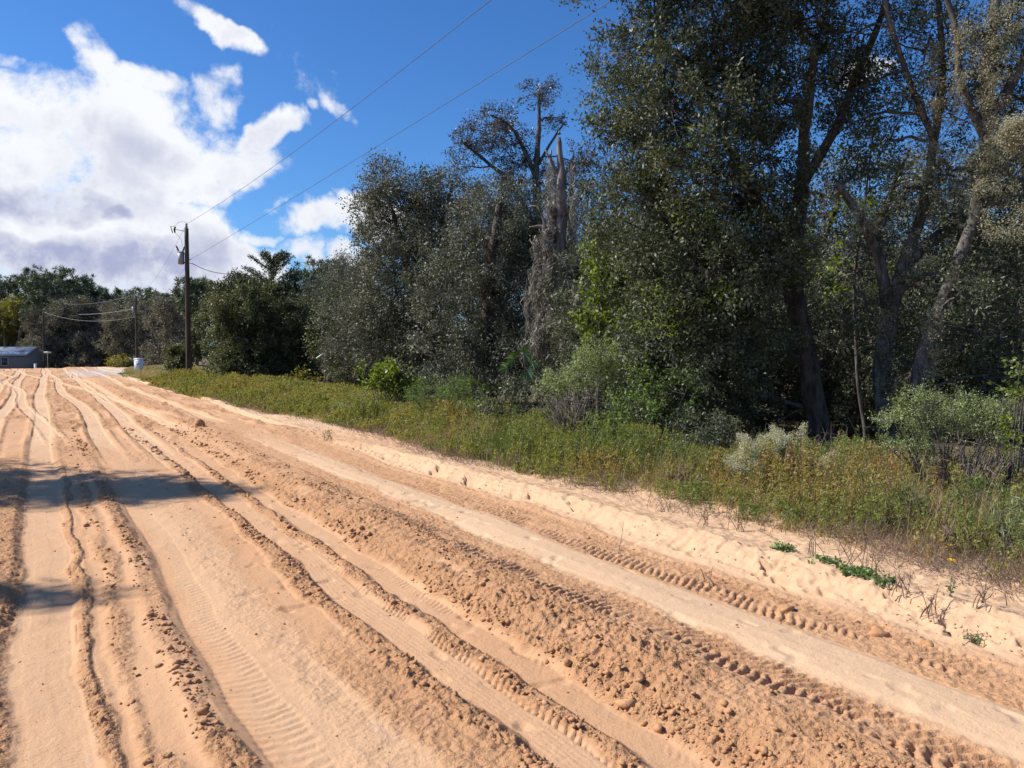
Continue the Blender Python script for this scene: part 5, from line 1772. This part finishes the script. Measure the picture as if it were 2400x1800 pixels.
# ------------------------------------------------------------------ houses across the junction
def house(label, px0, px1, depth, z_e, z_r, w, right_px=None):
    a = at(px0, 850, depth)
    b = at(px1, 850, depth)
    base = (a + b) / 2
    base[2] = float(ground_h(base[0], base[1]))
    root = empty('house', base, label, 'house')
    root.rotation_euler = (0, 0, -YAW)
    L = np.linalg.norm((b - a)[:2])
    zb = base[2]
    he, hr = z_e - zb, z_r - zb
    g = Geo()
    g.box((0, w / 2, he / 2 - .2), (L, w, he + .4))
    # gable infill
    for sx in (-1, 1):
        x = sx * (L / 2 - .01)
        g.add([[x, 0, he], [x, w, he], [x, w / 2, hr - .05], [x, w / 2, hr - .051]], [[0, 1, 2, 3]])
    g.build('wall', M['siding'], root, smooth=False)
    r = Geo()
    oh = .35
    for (y0, y1) in ((-oh, w / 2), (w + oh, w / 2)):
        z0 = he - .05
        th = .08
        V = [[-L / 2 - oh, y0, z0], [L / 2 + oh, y0, z0], [L / 2 + oh, y1, hr], [-L / 2 - oh, y1, hr]]
        V2 = [[v[0], v[1], v[2] + th] for v in V]
        r.add(V + V2, [[0, 3, 2, 1], [4, 5, 6, 7], [0, 1, 5, 4], [1, 2, 6, 5], [2, 3, 7, 6], [3, 0, 4, 7]])
        nn = int(L / .6)
        for k in range(nn + 1):
            x = -L / 2 + L * k / nn
            V = [[x - .02, y0, z0 + th], [x + .02, y0, z0 + th], [x + .02, y1, hr + th], [x - .02, y1, hr + th]]
            V2 = [[v[0], v[1], v[2] + .04] for v in V]
            r.add(V + V2, [[0, 3, 2, 1], [4, 5, 6, 7], [0, 1, 5, 4], [1, 2, 6, 5], [2, 3, 7, 6], [3, 0, 4, 7]])
    r.build('roof', M['roof_metal'], root, smooth=False)
    f = Geo()
    f.box((0, -oh - .03, he - .07), (L + 2 * oh, .05, .2))
    f.build('fascia', M['trim'], root, smooth=False)
    for fx in ([.18, .55, .8] if L > 12 else [.5]):
        x = -L / 2 + L * fx
        wd = Geo()
        zc = he * .56
        wd.box((x, -.03, zc), (1.15, .08, 1.3))
        wf = wd.build('window', M['trim'], root, smooth=False)
        gl = Geo()
        gl.box((x, -.075, zc), (.95, .03, 1.1))
        gl.build('pane', M['glass'], wf, smooth=False)
    return root


house('long low grey house with blue-white metal roof at the far left', -190, 62, 125, 1.22, 2.35, 5)
house('small metal-roofed building glimpsed under the grey oak beside the yellow-green bush', 236, 290, 140, .9, 2.0, 6)

# street sign at the junction
q = base_at(113, 108)
root = empty('street_sign', q, 'small street name sign on a thin post left of the far pole foot', 'sign')
g = Geo()
g.tube([[0, 0, -.2], [0, 0, 2.9 - q[2] - 1.2]], [.035, .03], 8)
g.build('post', M['steel'], root)
g = Geo()
g.box((0, 0, 2.75 - q[2] - 1.2), (1.0, .03, .22), -YAW)
g.build('sign_plate', M['sign'], root, smooth=False)
# small white marker post near the house
q = base_at(84, 100)
root = empty('marker_post', q, 'stubby white post at the road edge in front of the metal-roofed house', 'post')
g = Geo()
g.box((0, 0, .55), (.22, .22, 1.2), -YAW)
g.box((0, 0, 1.18), (.3, .3, .08), -YAW, .7)
g.build('post', M['trim'], root, smooth=False)
# weathered leaning board at the thicket edge
q = base_at(762, 34)
root = empty('broken_post', q, 'grey wooden post with a tilted pale board at the right edge of the dark thicket', 'post')
g = Geo()
g.tube([[0, 0, -.2], [.02, 0, 1.5]], [.035, .03], 8)
g.build('post', M['deadwood'], root)
g = Geo()
c = at(750, 835, 34) - q
a_ = RT * math.cos(.62) + np.array([0, 0, 1]) * math.sin(.62)
g.tube([c - a_ * .17, c + a_ * .17], [.045, .045], 4)
g.build('board', M['trim'], root, smooth=False)
